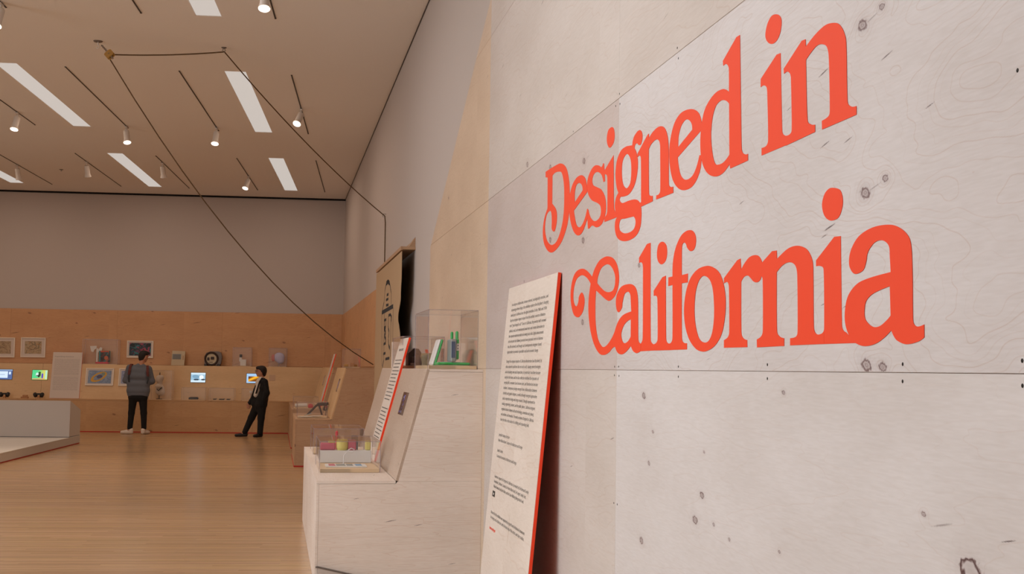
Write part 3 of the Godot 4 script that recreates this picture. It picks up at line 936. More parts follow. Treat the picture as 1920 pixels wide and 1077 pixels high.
func spot_lamp(at: Vector3, l: Array, words: String, n: int):
	var lit: int = l[3]
	var look: String = ["dark-lensed spotlight on track, ", "glowing spotlight on the track ", "unseen wall-washing spotlight, "][lit]
	if lit == 2: words = ["farthest of four over the title lettering", "second farthest of four over the title lettering", "second closest of four over the title lettering", "closest of four over the title lettering"][clampi(roundi((l[0] + 6.3) / 1.37), 0, 3)]
	var t := thing("track_spotlight", look + words, "spotlight", at, Basis.IDENTITY, "spotlights on the ceiling tracks")
	put("adapter", boxm(Vector3(0, -0.026, 0), Vector3(0.036, 0.024, 0.13), 0.004), M.lamp_white, t)
	put("stem", tubem([Vector3(0, -0.035, 0), Vector3(0, -0.10, 0)], 0.012), M.lamp_white, t)
	# the housing hangs from the stem and points along its own -y
	var turn := Basis(Vector3(0, 0, 1), l[1]) * Basis(Vector3.RIGHT, l[2])
	if lit == 2:
		var aim := ((W(-at.z + 0.2, 0.6, 1.5) if n % 4 != 0 else W(8.9, 0.9, 0.9)) - (at + Vector3(0, -0.1, 0))).normalized()
		turn = Basis(Quaternion(Vector3.DOWN, aim))
	var hs := put("housing", lathem([Vector2(0, 0.01), Vector2(0.042, 0.008), Vector2(0.048, 0), Vector2(0.05, -0.02), Vector2(0.05, -0.16), Vector2(0.054, -0.18), Vector2(0.066, -0.225), Vector2(0.062, -0.225), Vector2(0.05, -0.2), Vector2(0.0, -0.19)], 22), M.lamp_white, t, Vector3(0, -0.09, 0), turn)
	if lit == 0: return
	put("lens", lathem([Vector2(0, -0.216), Vector2(0.03, -0.219), Vector2(0.0615, -0.228), Vector2(0.056, -0.222)], 22), lens_glow(), hs)
	var s := SpotLight3D.new()
	s.name = "lamp_beam"
	s.spot_range = 60.0
	s.spot_attenuation = 2.0
	s.spot_angle = 38.0 if lit == 1 else 36.0
	s.spot_angle_attenuation = 0.9
	s.light_size = 0.05
	s.light_energy = SPOT_ENERGY if lit == 1 else UNSEEN_SPOT_ENERGY
	s.light_color = Color(1.0, 0.9, 0.8) if lit == 1 else Color(0.93, 0.98, 1.0)
	s.shadow_enabled = true
	hs.add_child(s)
	s.transform = Transform3D(Basis(Vector3.RIGHT, -PI / 2), Vector3(0, -0.24, 0))

func lens_glow() -> StandardMaterial3D:
	if not M.has("lens"): M.lens = glow("fff4e4", 2.6)
	return M.lens

# ==================================================================== stepped plywood display plinths along the right wall
# profile in d: front 0.31, step to 0.876 at 0.74 m, slope to 1.09 at 1.55 m, top back to the wall
func unit(label: String, s0: float, s1: float, front: float, slots: Array, wall_d: float, foot: Material, wood: Material, slope_wood: Material) -> Node3D:
	var t := thing("display_plinth", label, "display plinth", W(s0, 0, 0), WB, "stepped plywood display plinths")
	var l := s1 - s0
	var b := 0.019
	uvo = Vector2(s0 * 0.37, s0 * 0.21)
	put("front_panel", boxm(Vector3(front + b / 2, 0.36, -l / 2), Vector3(b, 0.72 - 0.004, l), 0.001), wood, t)
	put("step_board", prismm([Vector2(front, 0.72), Vector2(0.876, 0.72), Vector2(0.876, 0.74), Vector2(front, 0.74)], -l, 0.0), wood, t)
	# sloping board with a slot cut through it for every screen: [s from, s to, y from, y to]
	var ang := atan2(0.214, 0.81)
	var dir := Vector2(sin(ang), cos(ang))
	var nrm := Vector2(-cos(ang), sin(ang))
	var tall: float = 0.81 / cos(ang)
	var mid := Vector2(0.876 + 0.107, 1.145) - nrm * 0.0095
	var c := CSGBox3D.new()
	c.name = "slope_board"
	c.size = Vector3(0.019, tall - 0.004, l)
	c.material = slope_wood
	for q in slots:
		var h := CSGBox3D.new()
		h.name = "slot"
		h.operation = CSGShape3D.OPERATION_SUBTRACTION
		h.size = Vector3(0.08, (q[3] - q[2]) / cos(ang), q[1] - q[0])
		h.position = Vector3(0, ((q[2] + q[3]) / 2 - 1.145) / cos(ang), -((q[0] + q[1]) / 2 - s0) + l / 2)
		h.material = M.ply_core
		c.add_child(h, true)
	t.add_child(c, true)
	var tilt := Basis(Vector3(dir.y, -dir.x, 0), Vector3(dir.x, dir.y, 0), Vector3(0, 0, 1))
	c.transform = Transform3D(tilt, Vector3(mid.x, mid.y, -l / 2))
	put("top_board", prismm([Vector2(1.086, 1.532), Vector2(wall_d, 1.532), Vector2(wall_d, 1.55), Vector2(1.091, 1.55)], -l, 0.0), wood, t)
	uvo = Vector2(s0 * 0.57 + 0.4, s0 * 0.21)
	for e in [0.0, 1.0]:
		var z0: float = -e * (l - b) - b
		var z1: float = z0 + b
		put("end_panel", prismm([Vector2(front + b + 0.001, 0.0), Vector2(wall_d, 0.0), Vector2(wall_d, 0.7362), Vector2(0.892, 0.7362), Vector2(0.876, 0.718), Vector2(front + b + 0.001, 0.718)], z0, z1), wood, t)
		put("end_panel_upper", prismm([Vector2(0.895, 0.737), Vector2(wall_d, 0.737), Vector2(wall_d, 1.53), Vector2(1.104, 1.53)], z0, z1), wood, t)
	uvo = Vector2.ZERO
	if foot:
		put("red_base_strip", boxm(Vector3(front - 0.002, 0.011, -l / 2), Vector3(0.006, 0.022, l + 0.01), 0.001), foot, t)
		put("red_base_strip", boxm(Vector3((front + wall_d) / 2, 0.011, 0.002), Vector3(wall_d - front, 0.022, 0.006), 0.001), foot, t)
	return t

func slope_point(s: float, y: float, off := 0.0) -> Vector3:
	var ang := atan2(0.214, 0.81)
	return W(s, y + off * sin(ang), 0.876 + (y - 0.74) * 0.264198 - off * cos(ang))

func slope_basis() -> Basis:
	# x along the wall towards the viewer's right hand when facing it, y up the slope, z out of it
	var ang := atan2(0.214, 0.81)
	var up := RN * sin(ang) + Vector3.UP * cos(ang)
	var x := -RV
	return Basis(x, up, x.cross(up))

func panel_sign(label: String, at: Vector3, b: Basis, wide: float, tall: float, thick: float, face: Material, lines: Array, ink: Material, group := "", edge_front := false) -> Node3D:
	# a leaning board: white face, orange-red edges; at is the middle of its foot, z points out
	var t := thing("text_panel", label, "text panel", at, b, group)
	put("board", boxm(Vector3(0, tall / 2, thick / 2 - 0.001), Vector3(wide, tall, thick - 0.002), 0.0), M.orange_edge, t)
	put("face", boxm(Vector3(0, tall / 2, thick - 0.001), Vector3(wide - 0.0012, tall - 0.0012, 0.002), 0.0), face, t)
	if lines.size(): put("printed_text", lettering(lines, "Droid Sans", 8.0), ink, t, Vector3(-wide / 2, 0, thick + 0.0001))
	return t

const PARA_A := ["Focusing on collaborative, human-centered, sociologically conscious, and", "technology-driven design, this exhibition explores the discipline's changing", "landscape in California since the digital revolution. In the 1960s and 1970s", "Bay Area designers began to depart from the aesthetic concerns of Modern-", "ism's “good design for all.” Closer to California, they worked with renewed", "political, social, and environmental awareness and created alternatives to", "the corporate mainstream while also reviving local crafts. Digital advancements", "in the decades that followed promised more personal control of informa-", "tion, life and work, and through such developments designers found", "opportunities to promote responsible social and economic change."]
const PARA_B := ["Though the utopian impulse of California Modernism had dissolved, its", "ethos endured in platforms that set out to craft, shaping new technologies", "and articulating new social imperatives. As yesterday's machines became", "ready for the home, and the data collection redefined the dynamics of", "everyday life, consumers have become users, and function has become", "intuitive. Contemporary design emerges from collaborations between", "scientists and graphic designers, as well as through emergent approaches", "such as experience design and design research. Through experiments in", "making, engineering, business, and the public sphere, California designers", "negotiate tensions between craft and technology, convention and privacy,", "and aesthetics and innovation. The works on view in Designed in California", "trace the tides in the nature of a shifting and expanding field."]

func build_units():
	var a := unit("nearest stepped plywood display plinth, pale, against the slanted title wall, under the green laptop", 9.45, 13.5, 0.31, [[10.23, 10.66, 1.18, 1.36]], 1.501, null, M.unit, M.unit_slope_shaded)
	# a low kick board leans from the corner of the near plinth
	put("kick_board", prismm([Vector2(0.318, 0.0), Vector2(0.90, 0.0), Vector2(0.335, 0.135)], 0.002, 0.03), M.sheet_pale, a)
	put("kick_board_edge", prismm([Vector2(0.318, 0.139), Vector2(0.335, 0.139), Vector2(0.92, 0.0), Vector2(0.90, 0.0), Vector2(0.33, 0.131), Vector2(0.318, 0.131)], 0.001, 0.034), M.mid_grey, a)
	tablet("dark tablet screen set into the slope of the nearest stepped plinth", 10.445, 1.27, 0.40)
	unit("stepped plywood display plinth half hidden behind the nearest one, with a folding stand", 20.6, 23.4, 0.325, [[21.2, 21.62, 1.16, 1.37]], 1.555, M.red_strip, M.bench_dimmed, M.bench_slope)
	tablet("slim dark tablet screen in the slope of the half hidden middle plinth", 21.41, 1.265, 0.39)
	unit("farthest stepped plywood display plinth on the right wall, meeting the back bench", 25.2, 30.6, 0.33, [[27.55, 27.97, 1.17, 1.38]], 1.555, M.red_strip, M.bench_dimmed, M.bench_slope)
	tablet("slim dark tablet screen in the slope of the farthest right-hand plinth", 27.76, 1.275, 0.39)

func tablet(label: String, s: float, y: float, wide: float):
	var t := thing("tablet_screen", label, "tablet", slope_point(s, y, -0.0075), slope_basis())
	put("bezel", boxm(Vector3(0, 0, 0), Vector3(wide, 0.205, 0.012), 0.003), M.black, t)
	var im := Image.create(64, 32, false, Image.FORMAT_RGB8)
	im.fill(Color("10131c"))
	im.fill_rect(Rect2i(38, 0, 26, 32), Color("4a403c"))
	var r := RandomNumberGenerator.new()
	r.seed = int(s * 10)
	for k in 26:
		im.fill_rect(Rect2i(r.randi() % 34, 4 + r.randi() % 24, 2 + r.randi() % 4, 1 + r.randi() % 3), [Color("2c58c8"), Color("22304e"), Color("7b8aa8"), Color("1b2438")][r.randi() % 4])
	put("display_screen", print_quad(wide - 0.012, 0.195, 0.0066), screen_mat(im, 0.9), t)

func screen_mat(im: Image, energy: float) -> StandardMaterial3D:
	var m := StandardMaterial3D.new()
	m.albedo_color = Color(0.02, 0.02, 0.02)
	m.roughness = 0.15
	m.emission_enabled = true
	m.emission = Color.BLACK
	m.emission_texture = ImageTexture.create_from_image(im)
	m.emission_energy_multiplier = energy
	# fit the picture to the front of a box meshed in metres around its own middle
	return m

func print_quad(w: float, h: float, z: float) -> SurfaceTool:
	# a sheet facing +z whose picture runs from corner to corner, with a back
	var st := tool()
	for f in [[z, Vector3.BACK], [z - 0.0015, Vector3.FORWARD]]:
		var p := [Vector3(-w / 2, h / 2, f[0]), Vector3(w / 2, h / 2, f[0]), Vector3(w / 2, -h / 2, f[0]), Vector3(-w / 2, -h / 2, f[0])]
		var uv := [Vector2(0, 0), Vector2(1, 0), Vector2(1, 1), Vector2(0, 1)]
		for t in [[0, 1, 2], [0, 2, 3]]:
			var o: Array = t
			if (p[o[2]] - p[o[0]]).cross(p[o[1]] - p[o[0]]).dot(f[1]) < 0: o = [o[0], o[2], o[1]]
			for k in o:
				st.set_normal(f[1])
				st.set_uv(uv[k])
				st.add_vertex(p[k])
	return st

# ==================================================================== the leaning title panel
func build_title_sign():
	# foot at d 1.295 + thickness, head against the wall
	var ang := atan2(0.183, 2.075)
	var up := RN * sin(ang) + Vector3.UP * cos(ang)
	var x := -RV
	var b := Basis(x, up, x.cross(up))
	var tall := 2.075 / cos(ang)
	var foot := W(7.54, 0.002, 1.295) - b.z * 0.019
	var lines := []
	var yy := func(y: float) -> float: return (y - 0.008) / cos(ang)
	var lx := 0.168
	var wa := [1.115, 1.138, 1.11, 1.09, 1.12, 1.09, 1.085, 1.09, 1.06, 0.99]
	for k in 10: lines.append([PARA_A[k], lx, yy.call(1.967 - k * 0.0332), 0.0165, wa[k]])
	var wb := [1.118, 1.1, 1.11, 1.08, 1.07, 1.06, 1.08, 1.04, 1.06, 1.04, 1.05, 0.94]
	for k in 12: lines.append([PARA_B[k], lx, yy.call(1.609 - k * 0.033), 0.0165, wb[k]])
	for k in [["Jennifer Dunlop Fletcher", 1.150, 0.38], ["Helen Hilton Raiser Curator of Architecture and Design", 1.116, 0.81], ["Joseph L. Becker", 1.053, 0.2], ["Curatorial Associate, Architecture and Design", 1.018, 0.675], ["Generous support for Designed in California is provided by The Bernard Family", 0.891, 1.11], ["Foundation, Christine A. Lamond, the Helen Hilton Fund, The Sanger Family Trust,", 0.860, 1.05], ["Wanda Kownacki and John Holton, and the Susan Wildberg Morgenstein Fund.", 0.829, 1.0], ["Research for this exhibition was supported by a grant from the National Endowment", 0.669, 1.11], ["for design and architecture, with the kind help of the artists and their studios.", 0.638, 1.11]]:
		lines.append([k[0], lx, yy.call(k[1]), 0.0165, k[2]])
	var t := panel_sign("tall pale text panel with bright orange edge, leaning from the floor against the title wall", foot, b, 1.478, tall, 0.019, M.sign_wood, lines, M.print)
	# the small black and white emblem and the short orange line
	put("printed_emblem", boxm(Vector3(-0.739 + lx + 0.03, yy.call(0.783), 0.0193), Vector3(0.09, 0.036, 0.0008), 0.0), M.black, t)
	put("printed_emblem_mark", prismm([Vector2(-0.013, -0.004), Vector2(0.0, -0.008), Vector2(0.011, -0.002), Vector2(0.014, 0.006), Vector2(0.003, 0.004), Vector2(-0.008, 0.007)], 0.0, 0.0006), M.paper, t, Vector3(-0.739 + lx + 0.03, yy.call(0.783), 0.0197))
	put("printed_orange_line", lettering([["sfmoma.org/designed", lx, yy.call(0.573), 0.0165, 0.215]], "Droid Sans", 8.0), M.orange, t, Vector3(-0.739, 0, 0.0191))
	# a long dark streak in the veneer
	put("veneer_streak", prismm([Vector2(0, -0.09), Vector2(0.0025, -0.02), Vector2(0.003, 0.02), Vector2(0, 0.09), Vector2(-0.002, 0.01)], 0.0, 0.0003), M.ply_core, t, Vector3(0.068, yy.call(0.63), 0.019))

# ==================================================================== acrylic cases
# five clear sheets with visible edges over a thin wooden base; at is the middle of the foot
func case(label: String, at: Vector3, b: Basis, size: Vector3, base_h := 0.02, group := "clear acrylic display cases") -> Node3D:
	var t := thing("acrylic_case", label, "display case", at, b, group)
	if base_h > 0: put("base", boxm(Vector3(0, base_h / 2, 0), Vector3(size.x - 0.012, base_h, size.z - 0.012), 0.002), M.case_base, t)
	var h := size / 2
	var th := 0.006
	put("pane", boxm(Vector3(0, h.y, h.z - th / 2), Vector3(size.x, size.y, th), 0.0), M.acrylic, t)
	put("pane", boxm(Vector3(0, h.y, -h.z + th / 2), Vector3(size.x, size.y, th), 0.0), M.acrylic, t)
	for s in [-1.0, 1.0]: put("pane", boxm(Vector3(s * (h.x - th / 2), h.y, 0), Vector3(th, size.y, size.z - 2 * th - 0.001), 0.0), M.acrylic, t)
	put("pane", boxm(Vector3(0, size.y - th / 2 + 0.0065, 0), Vector3(size.x, th, size.z), 0.0), M.acrylic, t)
	var st := tool()
	for s in [-1.0, 1.0]:
		for z in [-1.0, 1.0]:
			box(st, Vector3(s * (h.x + 0.0005), h.y, z * (h.z + 0.0005)), Vector3(0.005, size.y, 0.005))
		box(st, Vector3(s * (h.x + 0.0005), size.y + 0.0035, 0), Vector3(0.005, 0.005, size.z))
		box(st, Vector3(0, size.y + 0.0035, s * (h.z + 0.0005)), Vector3(size.x, 0.005, 0.005))
	put("glued_edge", st, M.acrylic_edge, t)
	return t

func build_near_exhibits():
	# the tall case on top of the nearest plinth and the laptop in it
	case("tall clear acrylic case with two green laptop pieces on top of the nearest plinth", W(10.18, 1.551, 1.313), WB, Vector3(0.376, 0.44, 0.93), 0.026)
	var lap := thing("laptop", "bright green and white rugged laptop with raised ear antennas, inside the tall acrylic case", "laptop", W(9.98, 1.579, 1.31), WB)
	# seen from its side: keyboard half lies flat, screen half stands up, ears above it
	var key := tool()
	box(key, Vector3(0.03, 0.012, 0.0), Vector3(0.255, 0.022, 0.24), 0.009)
	put("keyboard_half", key, M.green, lap)
	put("keyboard", boxm(Vector3(0.02, 0.0245, 0), Vector3(0.15, 0.003, 0.2), 0.001), M.device_white, lap)
	put("display_half", boxm(Vector3(0.025, 0.115, 0.02), Vector3(0.042, 0.175, 0.235), 0.008), M.device_grey, lap)
	put("display_screen", boxm(Vector3(0.022, 0.12, 0.139), Vector3(0.03, 0.125, 0.003), 0.001), M.screen_dark, lap)
	put("back_shell", boxm(Vector3(0.058, 0.125, 0.0), Vector3(0.022, 0.16, 0.235), 0.008), M.green, lap)
	put("handle_badge", boxm(Vector3(0.059, 0.14, 0.1195), Vector3(0.021, 0.055, 0.006), 0.002), M.device_white, lap)
	put("badge_mark", boxm(Vector3(0.059, 0.152, 0.1232), Vector3(0.006, 0.012, 0.002), 0.0005), M.black, lap)
	put("badge_mark", boxm(Vector3(0.059, 0.130, 0.1232), Vector3(0.006, 0.012, 0.002), 0.0005), M.black, lap)
	put("antenna_ear", boxm(Vector3(0.015, 0.228, 0.09), Vector3(0.02, 0.06, 0.03), 0.008), M.green, lap)
	put("antenna_ear", boxm(Vector3(0.054, 0.222, 0.09), Vector3(0.022, 0.082, 0.03), 0.008), M.green, lap)
	var tab := thing("laptop", "green shelled white tablet propped at a slant at the left inside the tall acrylic case", "tablet", W(10.15, 1.579, 1.20), WB * Basis(Vector3(0, 0, 1), -0.28))
	put("body", boxm(Vector3(0, 0.105, 0), Vector3(0.022, 0.21, 0.21), 0.009), M.device_white, tab)
	put("green_shell", boxm(Vector3(0.016, 0.107, 0), Vector3(0.018, 0.215, 0.215), 0.008), M.green, tab)
	var ez := thing("easel", "clear plastic wedge easel behind the slanted green tablet", "easel", W(10.16, 1.579, 1.235), WB)
	put("wedge", prismm([Vector2(0.0, 0.0), Vector2(0.055, 0.0), Vector2(0.06, 0.13), Vector2(0.054, 0.13), Vector2(0.048, 0.008), Vector2(0.0, 0.006)], -0.07, 0.07), M.acrylic_edge, ez)
	# behind it: a second tall case with a black object and an orange wedge
	case("lower clear acrylic case farther back on the nearest plinth with a black camera body inside", W(12.2, 1.551, 1.313), WB, Vector3(0.376, 0.285, 1.0), 0.026)
	var dark := thing("camera", "black boxy camera body on top of the nearest plinth, behind the leaning sign", "camera", W(11.8, 1.579, 1.235), WB)
	put("body", prismm([Vector2(-0.06, 0), Vector2(0.06, 0), Vector2(0.065, 0.1), Vector2(0.03, 0.15), Vector2(-0.01, 0.155), Vector2(-0.06, 0.11)], -0.12, 0.12), M.black, dark)
	put("viewfinder", boxm(Vector3(0.0, 0.05, 0.124), Vector3(0.07, 0.06, 0.012), 0.004), M.dark_grey, dark)
	put("grip", boxm(Vector3(-0.02, 0.012, 0.13), Vector3(0.05, 0.02, 0.03), 0.004), M.mid_grey, dark)
	var wedge := thing("orange_wedge", "thin orange acrylic wedge leaning beside the black camera", "stand", W(11.35, 1.579, 1.30), WB)
	put("blade", prismm([Vector2(0.03, 0.0), Vector2(0.052, 0.0), Vector2(0.005, 0.14), Vector2(-0.012, 0.14)], -0.05, 0.05), M.orange, wedge)
	var vase := thing("olive_vessel", "small olive grey vessel beside the orange wedge in the farther tall case", "vessel", W(11.0, 1.552, 1.27), WB)
	put("bowl", lathem([Vector2(0, 0.0), Vector2(0.035, 0.0), Vector2(0.045, 0.03), Vector2(0.062, 0.1), Vector2(0.055, 0.13), Vector2(0.05, 0.13), Vector2(0.055, 0.1), Vector2(0.0, 0.05)], 18), mat("8a7a56", 0.6), vase)
	var board := thing("backing_board", "small plain plywood board standing behind the leaning sign on the nearest plinth", "board", W(12.9, 1.552, 1.2), WB)
	put("panel", boxm(Vector3(0.0, 0.13, 0.0), Vector3(0.14, 0.26, 0.018), 0.002), M.unit, board)
	# low cases on the step
	case("low clear acrylic case with a colourful flat exhibit, nearest on the step", W(10.60, 0.741, 0.587), WB, Vector3(0.466, 0.235, 0.85), 0.03)
	var flat := thing("printed_card", "flat colourful printed card lying in the nearest low acrylic case", "card", W(10.45, 0.772, 0.57), WB)
	put("card", boxm(Vector3(0, 0.004, 0), Vector3(0.32, 0.008, 0.26), 0.001), M.paper, flat)
	for k in [[-0.11, M.toy_red_hazed, 0.05], [-0.04, M.device_grey, 0.07], [0.03, M.device_grey, 0.05], [0.1, M.toy_blue_hazed, 0.05]]:
		put("printed_block", boxm(Vector3(k[0], 0.0085, -0.01), Vector3(k[2], 0.001, 0.2), 0.0), k[1], flat)
	var toys := thing("colour_blocks", "row of yellow, red and blue toy blocks standing in the nearest low acrylic case", "toy blocks", W(10.86, 0.772, 0.58), WB)
	put("added_haze_block", boxm(Vector3(0, 0.05, 0), Vector3(0.43, 0.1, 0.12), 0.003), M.device_white, toys)  # added white block, stands for the pale reflection on the case front
	put("block", lathem([Vector2(0, 0.0), Vector2(0.042, 0.0), Vector2(0.05, 0.02), Vector2(0.05, 0.075), Vector2(0.042, 0.09), Vector2(0, 0.09)], 18), M.toy_yellow_hazed, toys, Vector3(-0.02, 0.1, 0))
	put("block", boxm(Vector3(0.06, 0.143, 0), Vector3(0.065, 0.085, 0.06), 0.006), M.toy_red_hazed, toys)
	put("block", boxm(Vector3(0.03, 0.143, -0.045), Vector3(0.07, 0.086, 0.02), 0.005), M.toy_blue_hazed, toys)
	put("block", boxm(Vector3(-0.14, 0.13, 0), Vector3(0.13, 0.06, 0.05), 0.01), M.toy_red_hazed, toys)
	put("block", boxm(Vector3(-0.11, 0.17, 0), Vector3(0.05, 0.02, 0.04), 0.004), M.toy_yellow_hazed, toys)
	put("block", boxm(Vector3(0.19, 0.14, 0), Vector3(0.045, 0.08, 0.05), 0.008), M.toy_yellow_hazed, toys)
	var bird := thing("wire_figure", "small white bent-wire figure in the middle of the nearest low acrylic case", "figure", W(10.62, 0.772, 0.60), WB)
	put("wire", tubem([Vector3(-0.04, 0.0, 0.0), Vector3(-0.035, 0.075, 0), Vector3(-0.01, 0.10, 0.01), Vector3(0.03, 0.095, 0), Vector3(0.045, 0.12, -0.01), Vector3(0.02, 0.13, 0), Vector3(-0.01, 0.11, 0.0)], 0.004), M.device_white, bird)
	put("foot", boxm(Vector3(-0.04, 0.003, 0), Vector3(0.05, 0.006, 0.05), 0.001), M.device_white, bird)
	case("low clear acrylic case, second on the step, behind the colourful one", W(12.72, 0.741, 0.60), WB, Vector3(0.466, 0.235, 0.85), 0.014)
	var dk := thing("dark_block", "dark block at the back of the second low acrylic case", "block", W(12.5, 0.757, 0.76), WB)
	put("block", boxm(Vector3(0, 0.075, 0), Vector3(0.06, 0.15, 0.1), 0.006), M.dark_grey, dk)
	var rp := thing("red_pin", "small red upright pin in the second low acrylic case", "pin", W(12.7, 0.757, 0.6), WB)
	put("stick", lathem([Vector2(0, 0), Vector2(0.02, 0), Vector2(0.012, 0.03), Vector2(0.014, 0.17), Vector2(0, 0.19)], 12), M.red, rp)
	# text panel leaning on the slope of the nearest plinth
	var lines := [["PERSONAL COMPUTERS", 0.16, 1.0, 0.021, 0.42]]
	for k in 12: lines.append([PARA_A[k % 10], 0.08, 0.905 - k * 0.033, 0.0105, 0.62 - 0.05 * ((k * 7) % 3)])
	for k in 10: lines.append([PARA_B[k], 0.08, 0.46 - k * 0.033, 0.0105, 0.62 - 0.05 * ((k * 5) % 3)])
	panel_sign("white text panel with a red-orange edge leaning on the slope of the nearest plinth", slope_point(11.72, 0.745, 0.0) + Vector3(0, 0.0, 0), slope_basis(), 0.76, 1.11, 0.02, M.sign_white, lines, M.print_pale, "white text panels leaning on the plinth slopes")
	# middle plinth: sign, cases, stand
	panel_sign("narrow white text panel with red edge leaning on the farthest right-hand plinth", slope_point(25.75, 0.745, 0.0), slope_basis(), 0.72, 1.1, 0.02, M.sign_white, [], M.print, "white text panels leaning on the plinth slopes")
	case("low clear acrylic case with papers on the step of the middle plinth", W(21.35, 0.741, 0.60), WB, Vector3(0.47, 0.25, 0.8), 0.014)
	var pp := thing("paper_sheets", "loose white paper sheets lying in the low case on the middle plinth", "papers", W(21.2, 0.757, 0.56), WB)
	put("sheet", boxm(Vector3(-0.08, 0.005, 0.05), Vector3(0.16, 0.004, 0.22), 0.0, Basis(Vector3.UP, 0.3)), M.paper, pp)
	put("sheet", boxm(Vector3(0.09, 0.012, 0.0), Vector3(0.2, 0.004, 0.24), 0.0, Basis(Vector3.UP, -0.2) * Basis(Vector3(0, 0, 1), 0.06)), M.paper, pp)
	put("sheet", boxm(Vector3(-0.02, 0.03, -0.15), Vector3(0.12, 0.004, 0.16), 0.0, Basis(Vector3(0, 0, 1), 0.3)), M.device_grey, pp)
	var fs := thing("folding_stand", "dark brown angular folding stand at the foot of the slope on the middle plinth", "stand", W(22.5, 0.741, 0.74), WB)
	put("leg", boxm(Vector3(-0.10, 0.085, 0), Vector3(0.035, 0.24, 0.06), 0.006, Basis(Vector3(0, 0, 1), -0.75)), M.dark_brown, fs)
	put("leg", boxm(Vector3(0.04, 0.08, 0), Vector3(0.028, 0.18, 0.06), 0.006, Basis(Vector3(0, 0, 1), 0.3)), M.dark_brown, fs)
	put("seat", boxm(Vector3(0.075, 0.185, 0), Vector3(0.19, 0.055, 0.14), 0.01, Basis(Vector3(0, 0, 1), 0.12)), M.dark_brown, fs)
	put("back", boxm(Vector3(0.12, 0.12, 0), Vector3(0.06, 0.1, 0.12), 0.01, Basis(Vector3(0, 0, 1), -0.3)), M.dark_brown, fs)
	case("small clear acrylic case with tan pieces on top of the middle plinth", W(21.6, 1.551, 1.01 + 0.22), WB, Vector3(0.27, 0.3, 0.5), 0.016)
	var bl := thing("tan_blocks", "little tan wooden blocks in the small case on top of the middle plinth", "wooden blocks", W(21.5, 1.568, 1.22), WB)
	put("block", boxm(Vector3(-0.08, 0.02, 0), Vector3(0.07, 0.04, 0.08), 0.004), M.brass, bl)
	put("block", boxm(Vector3(0.02, 0.03, 0.03), Vector3(0.06, 0.06, 0.07), 0.004), M.tan_wood, bl)
	put("block", boxm(Vector3(0.08, 0.018, -0.04), Vector3(0.05, 0.036, 0.06), 0.004), M.brass, bl)
	# farthest plinth on this wall
	case("low clear acrylic case with a red object, on the step of the farthest right-hand plinth", W(25.95, 0.741, 0.60), WB, Vector3(0.47, 0.23, 0.9), 0.014)
	var rb := thing("red_case_object", "small round red object in the low case on the farthest right-hand plinth", "object", W(25.8, 0.757, 0.70), WB)
	put("body", lathem([Vector2(0, 0), Vector2(0.045, 0.0), Vector2(0.055, 0.03), Vector2(0.04, 0.07), Vector2(0, 0.08)], 14), M.red, rb)
	var wp := thing("white_paper_roll", "long white paper roll in the low case beside the red object", "paper roll", W(26.0, 0.757, 0.52), WB)
	put("roll", tubem([Vector3(-0.12, 0.04, 0), Vector3(0.12, 0.05, 0.02)], 0.035, 12), M.paper, wp)

